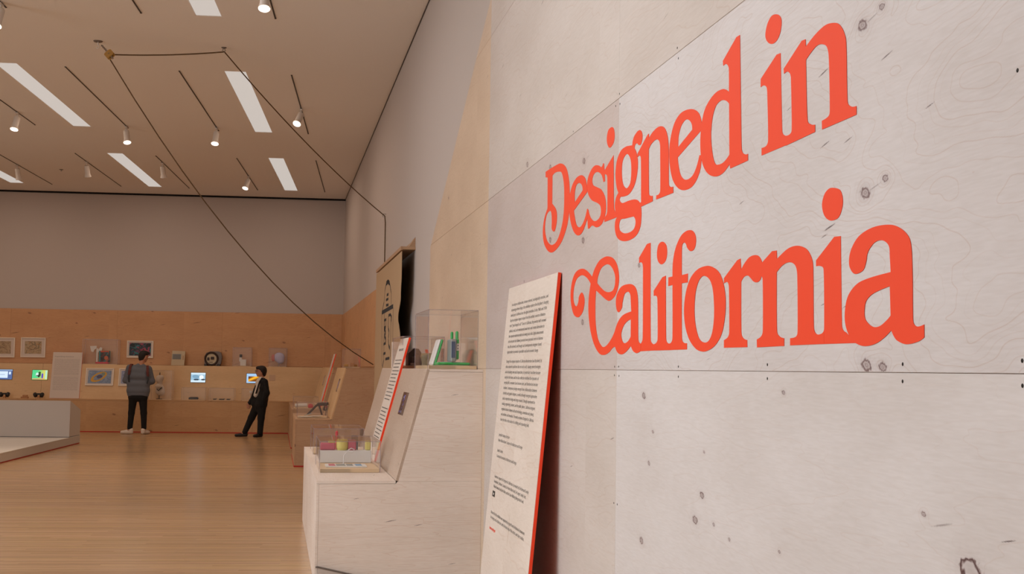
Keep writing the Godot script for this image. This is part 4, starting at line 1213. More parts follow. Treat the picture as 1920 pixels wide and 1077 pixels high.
# ==================================================================== banner, rope, pulley
func build_banner_and_rope():
	var bar := thing("hanging_bar", "long wooden bar fixed to the white wall above the kraft paper banner", "bar", W(15.12, 2.975, 1.43), WB)
	put("shelf_board", boxm(Vector3(0.07, -0.018, -1.9), Vector3(0.17, 0.036, 3.8), 0.003), M.bar_wood, bar)
	put("wall_cleat", prismm([Vector2(0.132, 0.0), Vector2(0.149, 0.0), Vector2(0.149, 0.085), Vector2(0.132, 0.085)], -3.8, -0.1), M.bar_wood, bar)
	put("bracket", prismm([Vector2(0.075, 0.001), Vector2(0.149, 0.001), Vector2(0.149, 0.115)], -0.32, -0.02), M.bar_wood, bar)
	put("front_lip", boxm(Vector3(-0.013, -0.022, -1.9), Vector3(0.02, 0.044, 3.8), 0.002), M.bar_wood, bar)
	# the paper: flat at its far side, torn along its near side, a little thickness
	var sheet_t := thing("paper_banner", "tall brown kraft paper banner with a torn near edge and a black line drawing", "banner", W(15.22, 0.0, 1.425), WB)
	var edge := []
	var r := RandomNumberGenerator.new()
	r.seed = 4
	var y := 2.92
	var poly := [Vector2(-3.79, 2.92), Vector2(-3.79, 0.35)]
	var wave := []
	while y > 0.35:
		var t := 2.92 - y
		var inset := 0.0
		if t > 0.3: inset = 0.1 + 0.13 * sin(t * 8.2 - 4.6) + 0.07 * sin(t * 17.0 + 1.0) + 0.05 * r.randf()
		wave.append(Vector2(0.09 - inset * smoothstep(0.3, 0.5, t), y))
		y -= 0.045
	wave.reverse()
	put("paper", prism_x(poly + wave, -0.004, 0.0), M.kraft, sheet_t)
	# the drawing: a tall pointed capsule with bands, as raised ink lines (s, y)
	var ink := tool()
	var L := func(pts: Array, wdt: float):
		for k in pts.size() - 1:
			var a: Vector2 = pts[k]
			var b: Vector2 = pts[k + 1]
			var n := (b - a).normalized().orthogonal() * wdt / 2
			quad(ink, Vector3(-0.0048, a.y + n.y, a.x + n.x), Vector3(-0.0048, b.y + n.y, b.x + n.x), Vector3(-0.0048, b.y - n.y, b.x - n.x), Vector3(-0.0048, a.y - n.y, a.x - n.x), Vector3.LEFT)
	for stroke in ["0.03|-2.46 1.58,-2.65 2.31,-2.31 2.44,-2.21 2.59,-2.01 2.67,-1.74 2.69,-1.46 2.63,-1.23 2.50,-1.19 2.32", "0.06|-2.01 2.67,-1.74 2.68,-1.50 2.64", "0.055|-2.62 2.31,-0.91 2.32", "0.03|-2.25 2.30,-2.15 1.66,-2.39 1.56", "0.03|-0.90 2.30,-0.84 1.58", "0.035|-1.19 2.20,-1.14 1.69", "0.035|-1.90 2.51,-1.63 2.51", "0.035|-2.00 2.45,-1.64 2.45", "0.035|-1.98 2.38,-1.59 2.37", "0.035|-2.25 2.19,-1.89 2.19", "0.035|-2.26 1.87,-1.89 1.88", "0.035|-2.26 1.74,-1.91 1.75", "0.035|-1.91 1.67,-1.30 1.68", "0.035|-1.56 2.23,-1.23 2.23", "0.035|-1.27 2.23,-1.09 2.19,-1.15 2.14", "0.05|-1.59 2.22,-1.59 2.08,-1.44 2.01,-1.52 1.93,-1.44 1.84,-1.26 1.80", "0.05|-1.96 2.17,-1.97 2.09,-2.19 2.08,-1.95 2.02,-2.14 1.98,-1.90 1.93,-1.97 1.88", "0.03|-2.19 2.17,-2.21 1.90"]:
		var half: PackedStringArray = stroke.split("|")
		var pts := []
		for q in half[1].split(","): pts.append(Vector2(float(q.split(" ")[0]), float(q.split(" ")[1])))
		L.call(pts, float(half[0]))
	put("ink_drawing", ink, mat("1c232c", 0.8), sheet_t)
	# pulley on the ceiling
	var hook := Vector3(-3.567, CEIL, -16.69)
	var pul := Vector3(-3.365, 5.40, -16.42)
	var p := thing("pulley_block", "small wooden pulley block hanging by a chain from the ceiling", "pulley", hook)
	var d := pul - hook
	put("ceiling_plate", lathem([Vector2(0, -0.012), Vector2(0.05, -0.012), Vector2(0.06, 0.0)], 18), M.mid_grey, p)
	put("eye_hook", tubem([Vector3(0, -0.01, 0), Vector3(0, -0.05, 0), Vector3(0.02, -0.075, 0.0), Vector3(0.0, -0.10, 0), Vector3(-0.015, -0.08, 0)], 0.008), M.lamp_white, p)
	for k in 4:
		var a := d * (0.3 + k * 0.12)
		put("chain_link", tubem([a, a + d * 0.06 + Vector3(0.012, 0, 0.01), a + d * 0.13, a + d * 0.06 - Vector3(0.012, 0, 0.01), a], 0.006, 6), M.steel, p)
	var sy := -d.normalized()
	var sz := (Vector3.BACK - sy * sy.z).normalized()
	var side := Basis(sy.cross(sz), sy, sz) * Basis.from_scale(Vector3.ONE * 0.75)
	for s in [-1.0, 1.0]:
		put("cheek", prismm([Vector2(-0.07, -0.055), Vector2(-0.045, -0.085), Vector2(0.045, -0.085), Vector2(0.07, -0.055), Vector2(0.07, 0.055), Vector2(0.045, 0.085), Vector2(-0.045, 0.085), Vector2(-0.07, 0.055)], s * 0.022 - 0.008, s * 0.022 + 0.008), M.brass, p, d, side)
	put("wheel", lathem([Vector2(0, -0.012), Vector2(0.05, -0.012), Vector2(0.042, 0), Vector2(0.05, 0.012), Vector2(0, 0.012)], 18), M.steel, p, d, side * Basis(Vector3.RIGHT, PI / 2))
	put("axle", lathem([Vector2(0, -0.036), Vector2(0.012, -0.036), Vector2(0.012, 0.036), Vector2(0, 0.036)], 10), M.steel, p, d, side * Basis(Vector3.RIGHT, PI / 2))
	put("becket", tubem([d - side * Vector3(0, 0.085, 0), d - side * Vector3(0, 0.15, 0)], 0.012), M.steel, p)
	# rope eye on the ceiling
	var eye := Vector3(-2.011, CEIL, -16.766)
	var e := thing("ceiling_eye", "small steel rope eye screwed into the ceiling", "eye bolt", eye)
	put("plate", lathem([Vector2(0, -0.01), Vector2(0.03, -0.01), Vector2(0.035, 0.0)], 14), M.mid_grey, e)
	put("ring", tubem([Vector3(0, -0.01, 0), Vector3(0.02, -0.04, 0), Vector3(0, -0.07, 0), Vector3(-0.02, -0.04, 0), Vector3(0, -0.01, 0)], 0.006, 6), M.steel, e)
	# one rope runs from the bar over the wall hook, the ceiling eye and the pulley down to the foot of the banner
	var wall_hook := W(19.45, 3.83, 1.56)
	var start := W(18.93, 3.0, 1.53)
	var foot := W(19.02, 1.60, 1.40)
	var ppin := pul + Vector3(0.04, 0.0, 0)
	var pts := []
	for leg in [[start, wall_hook + Vector3(0.01, -0.1, 0), 0.0], [wall_hook, eye + Vector3(0, -0.05, 0), 0.1], [eye + Vector3(-0.01, -0.06, 0), ppin, 0.02], [pul + Vector3(0.0, -0.05, 0), foot, 0.47]]:
		for k in 13:
			var t: float = k / 12.0
			pts.append(leg[0].lerp(leg[1], t) - Vector3(0, leg[2] * 4.0 * t * (1.0 - t), 0))
	var o := thing("rope", "thin brown rope running from the banner over ceiling eye and pulley and back down", "rope", Vector3.ZERO)
	put("strand", tubem(pts, 0.0085, 6), M.rope, o)
	var wh := thing("wall_hook", "small hook on the white wall where the rope turns down to the banner", "hook", wall_hook)
	put("hook", tubem([Vector3(0.02, 0.03, 0), Vector3(-0.02, 0.03, 0), Vector3(-0.035, 0.0, 0), Vector3(-0.02, -0.02, 0)], 0.006, 6), M.steel, wh)

func prism_x(poly: Array, x0: float, x1: float) -> SurfaceTool:
	# polygon in (z, y) pushed out along x
	var st := tool()
	var pp := PackedVector2Array(poly)
	var id := Geometry2D.triangulate_polygon(pp)
	for k in range(0, id.size(), 3):
		for x in [x0, x1]:
			tri(st, Vector3(x, pp[id[k]].y, pp[id[k]].x), Vector3(x, pp[id[k + 1]].y, pp[id[k + 1]].x), Vector3(x, pp[id[k + 2]].y, pp[id[k + 2]].x), Vector3(sign(x - (x0 + x1) / 2), 0, 0))
	var cw := 1.0 if Geometry2D.is_polygon_clockwise(pp) else -1.0
	for k in pp.size():
		var a := pp[k]
		var b := pp[(k + 1) % pp.size()]
		var n := Vector3(0, (b - a).x, -(b - a).y) * cw
		quad(st, Vector3(x0, a.y, a.x), Vector3(x0, b.y, b.x), Vector3(x1, b.y, b.x), Vector3(x1, a.y, a.x), n)
	return st

# ==================================================================== bench along the back wall
const BF := -30.70
const BS := -31.12
const BT := -31.29
const BB := -31.60

func build_back_bench():
	var t := thing("display_bench", "long stepped plywood display bench running along the whole back wall", "display bench", Vector3(0, 0, 0))
	var wide := 2.44
	for k in 6:
		var x0: float = -0.35 - wide * (k + 1)
		uvo = Vector2(k * 0.83, k * 0.37)
		put("front_panel", boxm(Vector3(x0 + wide / 2, 0.372, BF - 0.0095), Vector3(wide - 0.004, 0.70, 0.019), 0.001), M.bench, t)
		put("step_board", boxm(Vector3(x0 + wide / 2, 0.7355, (BF + BS) / 2), Vector3(wide - 0.004, 0.019, BF - BS), 0.001), M.bench, t)
		put("slope_board", slab_yz(x0 + 0.002, x0 + wide - 0.002, [Vector2(BS, 0.745), Vector2(BT, 1.545), Vector2(BT - 0.019, 1.545), Vector2(BS - 0.019, 0.745)]), M.bench_slope, t)
		put("shelf_board", boxm(Vector3(x0 + wide / 2, 1.5355, (BT + BB) / 2 + 0.006), Vector3(wide - 0.004, 0.019, BT - BB - 0.02), 0.001), M.bench, t)
	uvo = Vector2.ZERO
	put("red_base_strip", boxm(Vector3(-7.6, 0.011, BF - 0.008), Vector3(14.5, 0.022, 0.02), 0.001), M.red_strip, t)

func slab_yz(x0: float, x1: float, poly: Array) -> SurfaceTool:
	# polygon in (z, y) pushed along x
	return prism_x(poly, x0, x1)

# a point on the slope of the back bench and its basis (z out of the slope)
func back_slope(x: float, y: float, off := 0.0) -> Vector3:
	var a := atan2(BS - BT, 0.8)
	return Vector3(x, y + off * sin(a), BS + (BT - BS) * (y - 0.745) / 0.8 + off * cos(a))

func back_basis() -> Basis:
	return Basis(Vector3.RIGHT, -atan2(BS - BT, 0.8))

func frame(label: String, at: Vector3, b: Basis, w: float, h: float, im: Image, inset: float, group: String):
	var t := thing("picture_frame", label, "framed picture", at, b, group)
	var st := tool()
	var fw := 0.022
	for s in [-1.0, 1.0]:
		box(st, Vector3(s * (w / 2 - fw / 2), 0, 0.015), Vector3(fw, h, 0.03), 0.002)
		box(st, Vector3(0, s * (h / 2 - fw / 2), 0.015), Vector3(w - 2 * fw, fw, 0.03), 0.002)
	put("frame", st, M.frame_white, t)
	put("mat_board", boxm(Vector3(0, 0, 0.009), Vector3(w - 2 * fw, h - 2 * fw, 0.012), 0.0), M.sign_white, t)
	var m := StandardMaterial3D.new()
	m.albedo_texture = ImageTexture.create_from_image(im)
	m.roughness = 0.5
	put("print", print_quad(w - 2 * inset, h - 2 * inset * 0.95, 0.0165), m, t)

func scribble(w: int, h: int, base: Color, inks: Array, n: int, big: int, noise_seed: int) -> Image:
	var im := Image.create(w, h, false, Image.FORMAT_RGB8)
	im.fill(base)
	var r := RandomNumberGenerator.new()
	r.seed = noise_seed
	for k in n:
		var c: Color = inks[r.randi() % inks.size()]
		var p := Vector2(r.randf() * w, r.randf() * h)
		var d := Vector2.from_angle(r.randf() * TAU)
		var size := 1 + r.randi() % big
		for q in 5 + r.randi() % 9:
			im.fill_rect(Rect2i(int(p.x), int(p.y), size, size), c.lerp(base, r.randf() * 0.3))
			d = d.rotated(r.randf_range(-0.7, 0.7))
			p += d * size * 0.9
	return im

func ellipse(im: Image, c: Vector2, r: Vector2, turn: float, inner: float, col: Color):
	for y in im.get_height():
		for x in im.get_width():
			var q := (Vector2(x, y) - c).rotated(-turn) / r
			var l := q.length()
			if l < 1.0 and l > inner: im.set_pixel(x, y, col)

func back_case(label: String, x0: float, x1: float, y: float, h: float, z: float, deep: float, group: String):
	return case(label, Vector3((x0 + x1) / 2, y, z), Basis.IDENTITY, Vector3(x1 - x0, h, deep), 0.012, group)

func build_back_exhibits():
	var gp := "framed pictures on the back wall"
	var gs := "lit screens in the slope of the back bench"
	var gc := "clear acrylic cases on the back bench"
	var sk1 := scribble(72, 56, Color("b29a78"), [Color("94795a"), Color("9d8362"), Color("7f6850"), Color("a88f6c")], 60, 3, 3)
	var sk2 := scribble(72, 56, Color("b59d7a"), [Color("8d7c5c"), Color("948260"), Color("6f6550"), Color("a87a48"), Color("a88f6c")], 70, 3, 8)
	frame("white framed brown sketch cut off by the left edge of the photo, upper row", Vector3(-8.675, 1.91, BB + 0.009), Basis.IDENTITY, 0.55, 0.465, sk1, 0.09, gp)
	frame("white framed brown sketch, whole, upper row above the green screen", Vector3(-7.985, 1.92, BB + 0.009), Basis.IDENTITY, 0.56, 0.465, sk2, 0.09, gp)
	var pat := scribble(96, 60, Color("1f4a5c"), [Color("c2455a"), Color("203a3e"), Color("2f7f83"), Color("3a2230"), Color("7c3350"), Color("17282c")], 90, 7, 21)
	ellipse(pat, Vector2(14, 10), Vector2(11, 8), 0.2, 0.0, Color("1b2224"))
	ellipse(pat, Vector2(84, 10), Vector2(11, 8), -0.2, 0.0, Color("1b2224"))
	frame("white framed magenta and teal pattern print above the man's head", Vector3(-5.535, 1.915, BB + 0.009), Basis.IDENTITY, 0.61, 0.405, pat, 0.055, gp)
	var ring := scribble(96, 56, Color("8193ad"), [Color("8c9db5"), Color("74879f"), Color("9aa3b0"), Color("6f7f99")], 80, 4, 33)
	ellipse(ring, Vector2(44, 27), Vector2(36, 17), -0.5, 0.66, Color("cf9a2c"))
	ellipse(ring, Vector2(47, 26), Vector2(12, 7), -0.2, 0.0, Color("4c4a68"))
	ellipse(ring, Vector2(62, 14), Vector2(8, 7), 0.0, 0.0, Color("7f8f7c"))
	frame("white framed blue print with a yellow ring, on the slope of the back bench", back_slope(-6.37, 1.25, 0.002), back_basis(), 0.635, 0.41, ring, 0.055, gp)
	var blue := scribble(96, 56, Color("8a93b0"), [Color("76809f"), Color("9aa3b8"), Color("6a6c8c")], 60, 5, 35)
	frame("white framed blue print half hidden behind the man's left arm", back_slope(-5.62, 1.25, 0.002), back_basis(), 0.635, 0.41, blue, 0.055, gp)
	# screens
	var s1 := Image.create(64, 44, false, Image.FORMAT_RGB8)
	s1.fill(Color("3d5f9a"))
	s1.fill_rect(Rect2i(0, 0, 64, 5), Color("88a8cc"))
	s1.fill_rect(Rect2i(4, 8, 42, 30), Color("d8ecff"))
	s1.fill_rect(Rect2i(14, 22, 20, 2), Color("8aa2c0"))
	s1.fill_rect(Rect2i(50, 10, 8, 12), Color("d8ecff"))
	bench_screen("lit blue and white tablet screen at the left end of the back bench slope", -8.518, 1.282, 0.35, 0.23, s1, gs)
	var s2 := Image.create(64, 44, false, Image.FORMAT_RGB8)
	for x in 64:
		for y in 44: s2.set_pixel(x, y, Color("4fd68c").lerp(Color("d8d468"), clampf((x - 18) / 30.0, 0, 1)))
	s2.fill_rect(Rect2i(54, 1, 8, 40), Color("b8e8d0"))
	ellipse(s2, Vector2(20, 20), Vector2(6, 9), 0.0, 0.0, Color("d8f0ec"))
	ellipse(s2, Vector2(30, 12), Vector2(5, 5), 0.0, 0.0, Color("10281c"))
	ellipse(s2, Vector2(29, 24), Vector2(5, 9), 0.4, 0.0, Color("12301f"))
	s2.fill_rect(Rect2i(17, 24, 10, 4), Color("0c1c14"))
	ellipse(s2, Vector2(42, 26), Vector2(4, 12), 0.0, 0.0, Color("5a3cc0"))
	s2.fill_rect(Rect2i(2, 38, 52, 5), Color("e0b070"))
	bench_screen("lit green and yellow tablet screen with cartoon figures, left of the white text panel", -7.723, 1.281, 0.345, 0.228, s2, gs)
	var s3 := Image.create(64, 44, false, Image.FORMAT_RGB8)
	s3.fill(Color("d6ecf8"))
	s3.fill_rect(Rect2i(0, 8, 64, 26), Color("9cc4dc"))
	ellipse(s3, Vector2(22, 18), Vector2(16, 8), 0.1, 0.0, Color("7aa4c0"))
	ellipse(s3, Vector2(46, 20), Vector2(10, 10), 0.0, 0.0, Color("f0f8fc"))
	ellipse(s3, Vector2(24, 31), Vector2(12, 4), 0.0, 0.0, Color("243c50"))
	ellipse(s3, Vector2(54, 31), Vector2(9, 4), 0.0, 0.0, Color("203040"))
	bench_screen("lit pale blue landscape tablet screen between the man and the woman", -4.123, 1.268, 0.335, 0.228, s3, gs)
	var s4 := Image.create(64, 44, false, Image.FORMAT_RGB8)
	s4.fill(Color("a8ccf0"))
	for x in range(8, 60):
		for y in range(13, 37):
			var g := exp(-pow((y - 36 + x * 0.5) / 7.0, 2)) 
			s4.set_pixel(x, y, Color("5a2408").lerp(Color("ffb428"), clampf(g + x / 160.0, 0, 1)))
	bench_screen("lit tablet screen with an orange picture beside the woman's face", -2.835, 1.266, 0.335, 0.224, s4, gs)
	var tg := thing("object_label", "small pale square label on the bench slope right of the woman", "label", back_slope(-2.406, 1.285, 0.0), back_basis())
	put("card", boxm(Vector3(0, 0, 0.004), Vector3(0.14, 0.14, 0.006), 0.001), mat("c2a184", 0.7), tg)
	# white text panel on the slope
	var lines := [["Expanding Horizons", 0.05, 0.985, 0.024, 0.42]]
	for k in 13: lines.append([PARA_A[k % 10], 0.05, 0.92 - k * 0.03, 0.012, 0.56])
	for k in 11: lines.append([PARA_B[k], 0.05, 0.50 - k * 0.03, 0.012, 0.56])
	panel_sign("white text panel leaning on the back bench between the green screen and the ring print", back_slope(-7.13, 0.747, 0.0), back_basis(), 0.665, 1.09, 0.02, M.sign_white, lines, M.print_pale)
	# upper shelf
	back_case("wide clear acrylic case with a colourful box, on the upper shelf", -6.80, -6.0, 1.546, 0.58, -31.44, 0.27, gc)
	var bk := thing("game_box", "teal and orange printed box on a red stand in the wide upper-shelf case", "box", Vector3(-6.33, 1.56, -31.44))
	put("stand", boxm(Vector3(-0.04, 0.022, 0), Vector3(0.29, 0.044, 0.13), 0.005), M.red, bk)
	put("box", boxm(Vector3(0.01, 0.175, 0), Vector3(0.25, 0.26, 0.06), 0.004), M.teal, bk)
	var bi := scribble(48, 48, Color("2a2a2e"), [Color("26221f"), Color("7d3a2c"), Color("b55a38"), Color("3c3334"), Color("2f7f83")], 40, 6, 12)
	bi.fill_rect(Rect2i(0, 0, 7, 48), Color("2f7f83"))
	bi.fill_rect(Rect2i(6, 0, 38, 5), Color("d8582c"))
	ellipse(bi, Vector2(32, 30), Vector2(9, 9), 0.0, 0.0, Color("cc6a40"))
	var bm := StandardMaterial3D.new()
	bm.albedo_texture = ImageTexture.create_from_image(bi)
	put("printed_front", print_quad(0.246, 0.256, 0.032), bm, bk, Vector3(0.01, 0.175, 0))
	var wn := thing("paper_flag", "crumpled white paper flag on a stick beside the teal box in the wide case", "paper flag", Vector3(-6.53, 1.56, -31.45))
	put("stick", boxm(Vector3(0.035, 0.18, 0), Vector3(0.035, 0.36, 0.01), 0.002), M.paper, wn)
	put("flag", prismm([Vector2(-0.13, 0.41), Vector2(0.02, 0.42), Vector2(0.02, 0.36), Vector2(-0.03, 0.33), Vector2(-0.05, 0.27), Vector2(-0.10, 0.29)], -0.012, 0.012), M.paper, wn)
	put("flag", prismm([Vector2(0.055, 0.33), Vector2(0.11, 0.39), Vector2(0.15, 0.37), Vector2(0.13, 0.28), Vector2(0.06, 0.27)], -0.01, 0.01), M.paper, wn)
	var be := thing("beige_device", "upright beige device with a grey display panel on the upper shelf", "computer", Vector3(-4.625, 1.546, -31.44), Basis(Vector3.RIGHT, -0.06))
	put("housing", prismm([Vector2(-0.155, 0), Vector2(0.145, 0), Vector2(0.16, 0.335), Vector2(-0.135, 0.345)], -0.05, 0.05), M.device_beige, be)
	put("display_bezel", boxm(Vector3(-0.03, 0.205, 0.051), Vector3(0.2, 0.125, 0.006), 0.002), M.device_grey, be)
	put("handle_slot", boxm(Vector3(0.118, 0.18, 0.051), Vector3(0.016, 0.10, 0.006), 0.002), M.tan_wood, be)
	for k in 5: put("vent_slat", boxm(Vector3(-0.03, 0.16 + k * 0.022, 0.0545), Vector3(0.17, 0.008, 0.004), 0.001), M.mid_grey, be)
	var rd := thing("round_device", "dark rounded machine with a big round tan face and dark knobs on the upper shelf", "machine", Vector3(-3.815, 1.546, -31.44), Basis(Vector3.UP, 0.0))
	put("shell", prismm([Vector2(-0.19, 0.04), Vector2(-0.15, 0.03), Vector2(0.15, 0.01), Vector2(0.19, 0.06), Vector2(0.21, 0.22), Vector2(0.18, 0.32), Vector2(0.12, 0.345), Vector2(-0.06, 0.345), Vector2(-0.15, 0.31), Vector2(-0.20, 0.22)], -0.09, 0.07), M.mid_grey, rd)
	put("dark_ring", lathem([Vector2(0.125, 0.0), Vector2(0.162, 0.0), Vector2(0.165, 0.03), Vector2(0.15, 0.05), Vector2(0.125, 0.04)], 28), M.dark_brown, rd, Vector3(-0.03, 0.17, 0.065), Basis(Vector3.RIGHT, PI / 2))
	put("face_plate", lathem([Vector2(0.0, 0.022), Vector2(0.12, 0.022), Vector2(0.128, 0.0)], 28), M.device_beige, rd, Vector3(-0.03, 0.17, 0.065), Basis(Vector3.RIGHT, PI / 2))
	put("knob", boxm(Vector3(-0.005, 0.185, 0.10), Vector3(0.075, 0.065, 0.03), 0.006), M.dark_brown, rd)
	put("knob", boxm(Vector3(-0.10, 0.165, 0.10), Vector3(0.05, 0.07, 0.03), 0.006), M.dark_brown, rd)
	put("dial_mark", boxm(Vector3(-0.04, 0.09, 0.09), Vector3(0.09, 0.01, 0.01), 0.002), M.dark_brown, rd)
	for s in [-1.0, 1.0]: put("foot", boxm(Vector3(s * 0.15 - 0.01, 0.022, 0.02), Vector3(0.07, 0.044, 0.14), 0.008), M.dark_grey, rd)
	back_case("clear acrylic case with a small black and white device, on the upper shelf", -3.345, -2.915, 1.546, 0.44, -31.44, 0.27, gc)
	var sm := thing("white_device", "small white device with a black top piece in its case on the upper shelf", "device", Vector3(-3.15, 1.56, -31.44))
	put("base", boxm(Vector3(0.04, 0.075, 0), Vector3(0.14, 0.15, 0.1), 0.008), M.paper, sm)
	put("arm", boxm(Vector3(-0.025, 0.15, 0), Vector3(0.06, 0.1, 0.05), 0.008), M.paper, sm)
	put("head", boxm(Vector3(-0.02, 0.235, 0), Vector3(0.06, 0.07, 0.06), 0.008), M.black, sm)
	back_case("clear acrylic case with a pale translucent lump, at the right end of the upper shelf", -2.505, -2.095, 1.546, 0.44, -31.44, 0.27, gc)
	var lump := thing("translucent_block", "pale blue translucent lump with a pink side, at the shelf's right end", "block", Vector3(-2.3, 1.56, -31.44))
	put("blue_part", body([[Vector3(0.03, 0.21, 0), Vector3(0.13, 0.12, 0.07)], [Vector3(0.06, 0.13, 0), Vector3(0.08, 0.07, 0.06)]], 0.02, 0.03), mat("b7b4d2", 0.4), lump)
	put("pink_part", body([[Vector3(-0.11, 0.2, 0), Vector3(0.05, 0.09, 0.05)]], 0.02, 0.02), mat("c8756c", 0.5), lump)
	put("stem", tubem([Vector3(0.02, 0, 0), Vector3(0.03, 0.1, 0)], 0.012), M.acrylic_edge, lump)
	# on the step
	for k in [[-8.42, "pair of black headphones on a stand at the left end of the bench step"], [-7.66, "pair of black headphones on a stand below the green screen"]]:
		var hp := thing("headphones", k[1], "headphones", Vector3(k[0], 0.746, -30.93), Basis.IDENTITY, "black headphones on the back bench")
		for s in [-1.0, 1.0]:
			put("ear_cup", lathem([Vector2(0, -0.035), Vector2(0.045, -0.035), Vector2(0.058, -0.015), Vector2(0.058, 0.02), Vector2(0.04, 0.038), Vector2(0, 0.04)], 18), M.black, hp, Vector3(s * 0.075, 0.078, 0), Basis(Vector3(0, 0, 1), s * 1.2))
		put("headband", tubem([Vector3(-0.075, 0.10, -0.02), Vector3(-0.04, 0.105, -0.08), Vector3(0.0, 0.105, -0.1), Vector3(0.04, 0.105, -0.08), Vector3(0.075, 0.10, -0.02)], 0.012), M.black, hp)
		put("bridge", boxm(Vector3(0, 0.09, 0), Vector3(0.07, 0.025, 0.03), 0.006), M.dark_grey, hp)
		put("stand", prismm([Vector2(-0.035, 0), Vector2(0.035, 0), Vector2(0.025, 0.06), Vector2(-0.02, 0.06)], -0.03, 0.03), M.tan_wood, hp)
	var bb := thing("brown_block", "little brown wooden block between the two pairs of headphones", "wooden block", Vector3(-7.97, 0.746, -30.93))
	put("block", boxm(Vector3(0, 0.02, 0), Vector3(0.16, 0.04, 0.08), 0.006), M.tan_wood, bb)
	put("block_top", boxm(Vector3(0.01, 0.06, 0), Vector3(0.11, 0.036, 0.06), 0.006), M.tan_wood, bb)
	back_case("tall clear acrylic case with a white sculpture, right of the man", -5.165, -4.66, 0.746, 0.67, -30.92, 0.34, gc)
	var sc := thing("sculpture", "white knobbly sculpture on a thin rod in the tall case beside the man", "sculpture", Vector3(-4.955, 0.759, -30.93))
	put("rod", lathem([Vector2(0, 0), Vector2(0.07, 0.0), Vector2(0.07, 0.012), Vector2(0.01, 0.016), Vector2(0.01, 0.62), Vector2(0, 0.62)], 12), M.dark_grey, sc)
	put("cast_form", body([[Vector3(-0.01, 0.46, 0), Vector3(0.085, 0.10, 0.07)], [Vector3(0.045, 0.5, 0.01), Vector3(0.05, 0.05, 0.05)], [Vector3(-0.01, 0.3, 0), Vector3(0.09, 0.06, 0.06)], [Vector3(0.02, 0.37, 0), Vector3(0.04, 0.05, 0.04)], [Vector3(0.03, 0.16, 0), Vector3(0.10, 0.08, 0.06)], [Vector3(0.085, 0.23, 0.0), Vector3(0.03, 0.06, 0.03)], [Vector3(-0.06, 0.2, 0.02), Vector3(0.025, 0.05, 0.03)]], 0.013, 0.03), M.plaster, sc)
	put("dark_fold", tubem([Vector3(-0.05, 0.24, 0.06), Vector3(-0.01, 0.2, 0.075), Vector3(0.03, 0.24, 0.07), Vector3(0.06, 0.27, 0.05)], 0.012), M.dark_grey, sc)
	back_case("low clear acrylic case with one flat dark object, under the pale landscape screen", -4.425, -3.885, 0.746, 0.29, -30.92, 0.34, gc)
	var fo := thing("flat_dark_object", "flat dark slab lying in the low case under the pale landscape screen", "slab", Vector3(-4.17, 0.759, -30.9))
	put("slab", boxm(Vector3(0, 0.03, 0), Vector3(0.215, 0.05, 0.1), 0.008), M.dark_grey, fo)
	put("slab_top", boxm(Vector3(0.01, 0.058, 0), Vector3(0.17, 0.012, 0.07), 0.003), M.dark_brown, fo)
	back_case("low clear acrylic case with small dark pieces, between landscape screen and woman", -3.81, -3.24, 0.746, 0.285, -30.92, 0.34, gc)
	for k in [[-3.69, 0.07, "leftmost of the three small dark tools in the low case near the woman"], [-3.53, 0.12, "longest of the three small dark tools in the low case, in the middle"], [-3.38, 0.08, "rightmost of the three small dark tools in the low case near the woman"]]:
		var to := thing("small_tool", k[2], "tool", Vector3(k[0], 0.759, -30.9), Basis(Vector3.UP, 0.3), "small dark tools in the low case")
		put("handle", boxm(Vector3(0, 0.016, 0), Vector3(k[1], 0.028, 0.04), 0.008), M.dark_grey, to)
		put("tip", boxm(Vector3(k[1] * 0.55, 0.024, 0), Vector3(0.03, 0.018, 0.03), 0.004), M.mid_grey, to)
	back_case("low clear acrylic case partly hidden behind the woman", -3.06, -2.55, 0.746, 0.285, -30.92, 0.34, gc)
	var wk := thing("white_cup", "tiny white piece in the low case behind the woman's belly", "cup", Vector3(-2.86, 0.759, -30.9))
	put("cup", lathem([Vector2(0, 0.16), Vector2(0.02, 0.16), Vector2(0.035, 0.19), Vector2(0.034, 0.22), Vector2(0, 0.215)], 12), M.paper, wk)
	put("post", lathem([Vector2(0.012, 0), Vector2(0.012, 0.16)], 8), M.acrylic_edge, wk)

func bench_screen(label: String, x: float, y: float, w: float, h: float, im: Image, group: String):
	var t := thing("tablet_screen", label, "tablet", back_slope(x, y, 0.0), back_basis(), group)
	put("bezel", boxm(Vector3(0, 0, 0.002), Vector3(w + 0.016, h + 0.016, 0.012), 0.002), M.dark_grey, t)
	put("display_screen", print_quad(w, h, 0.0095), screen_mat(im, 1.0), t)

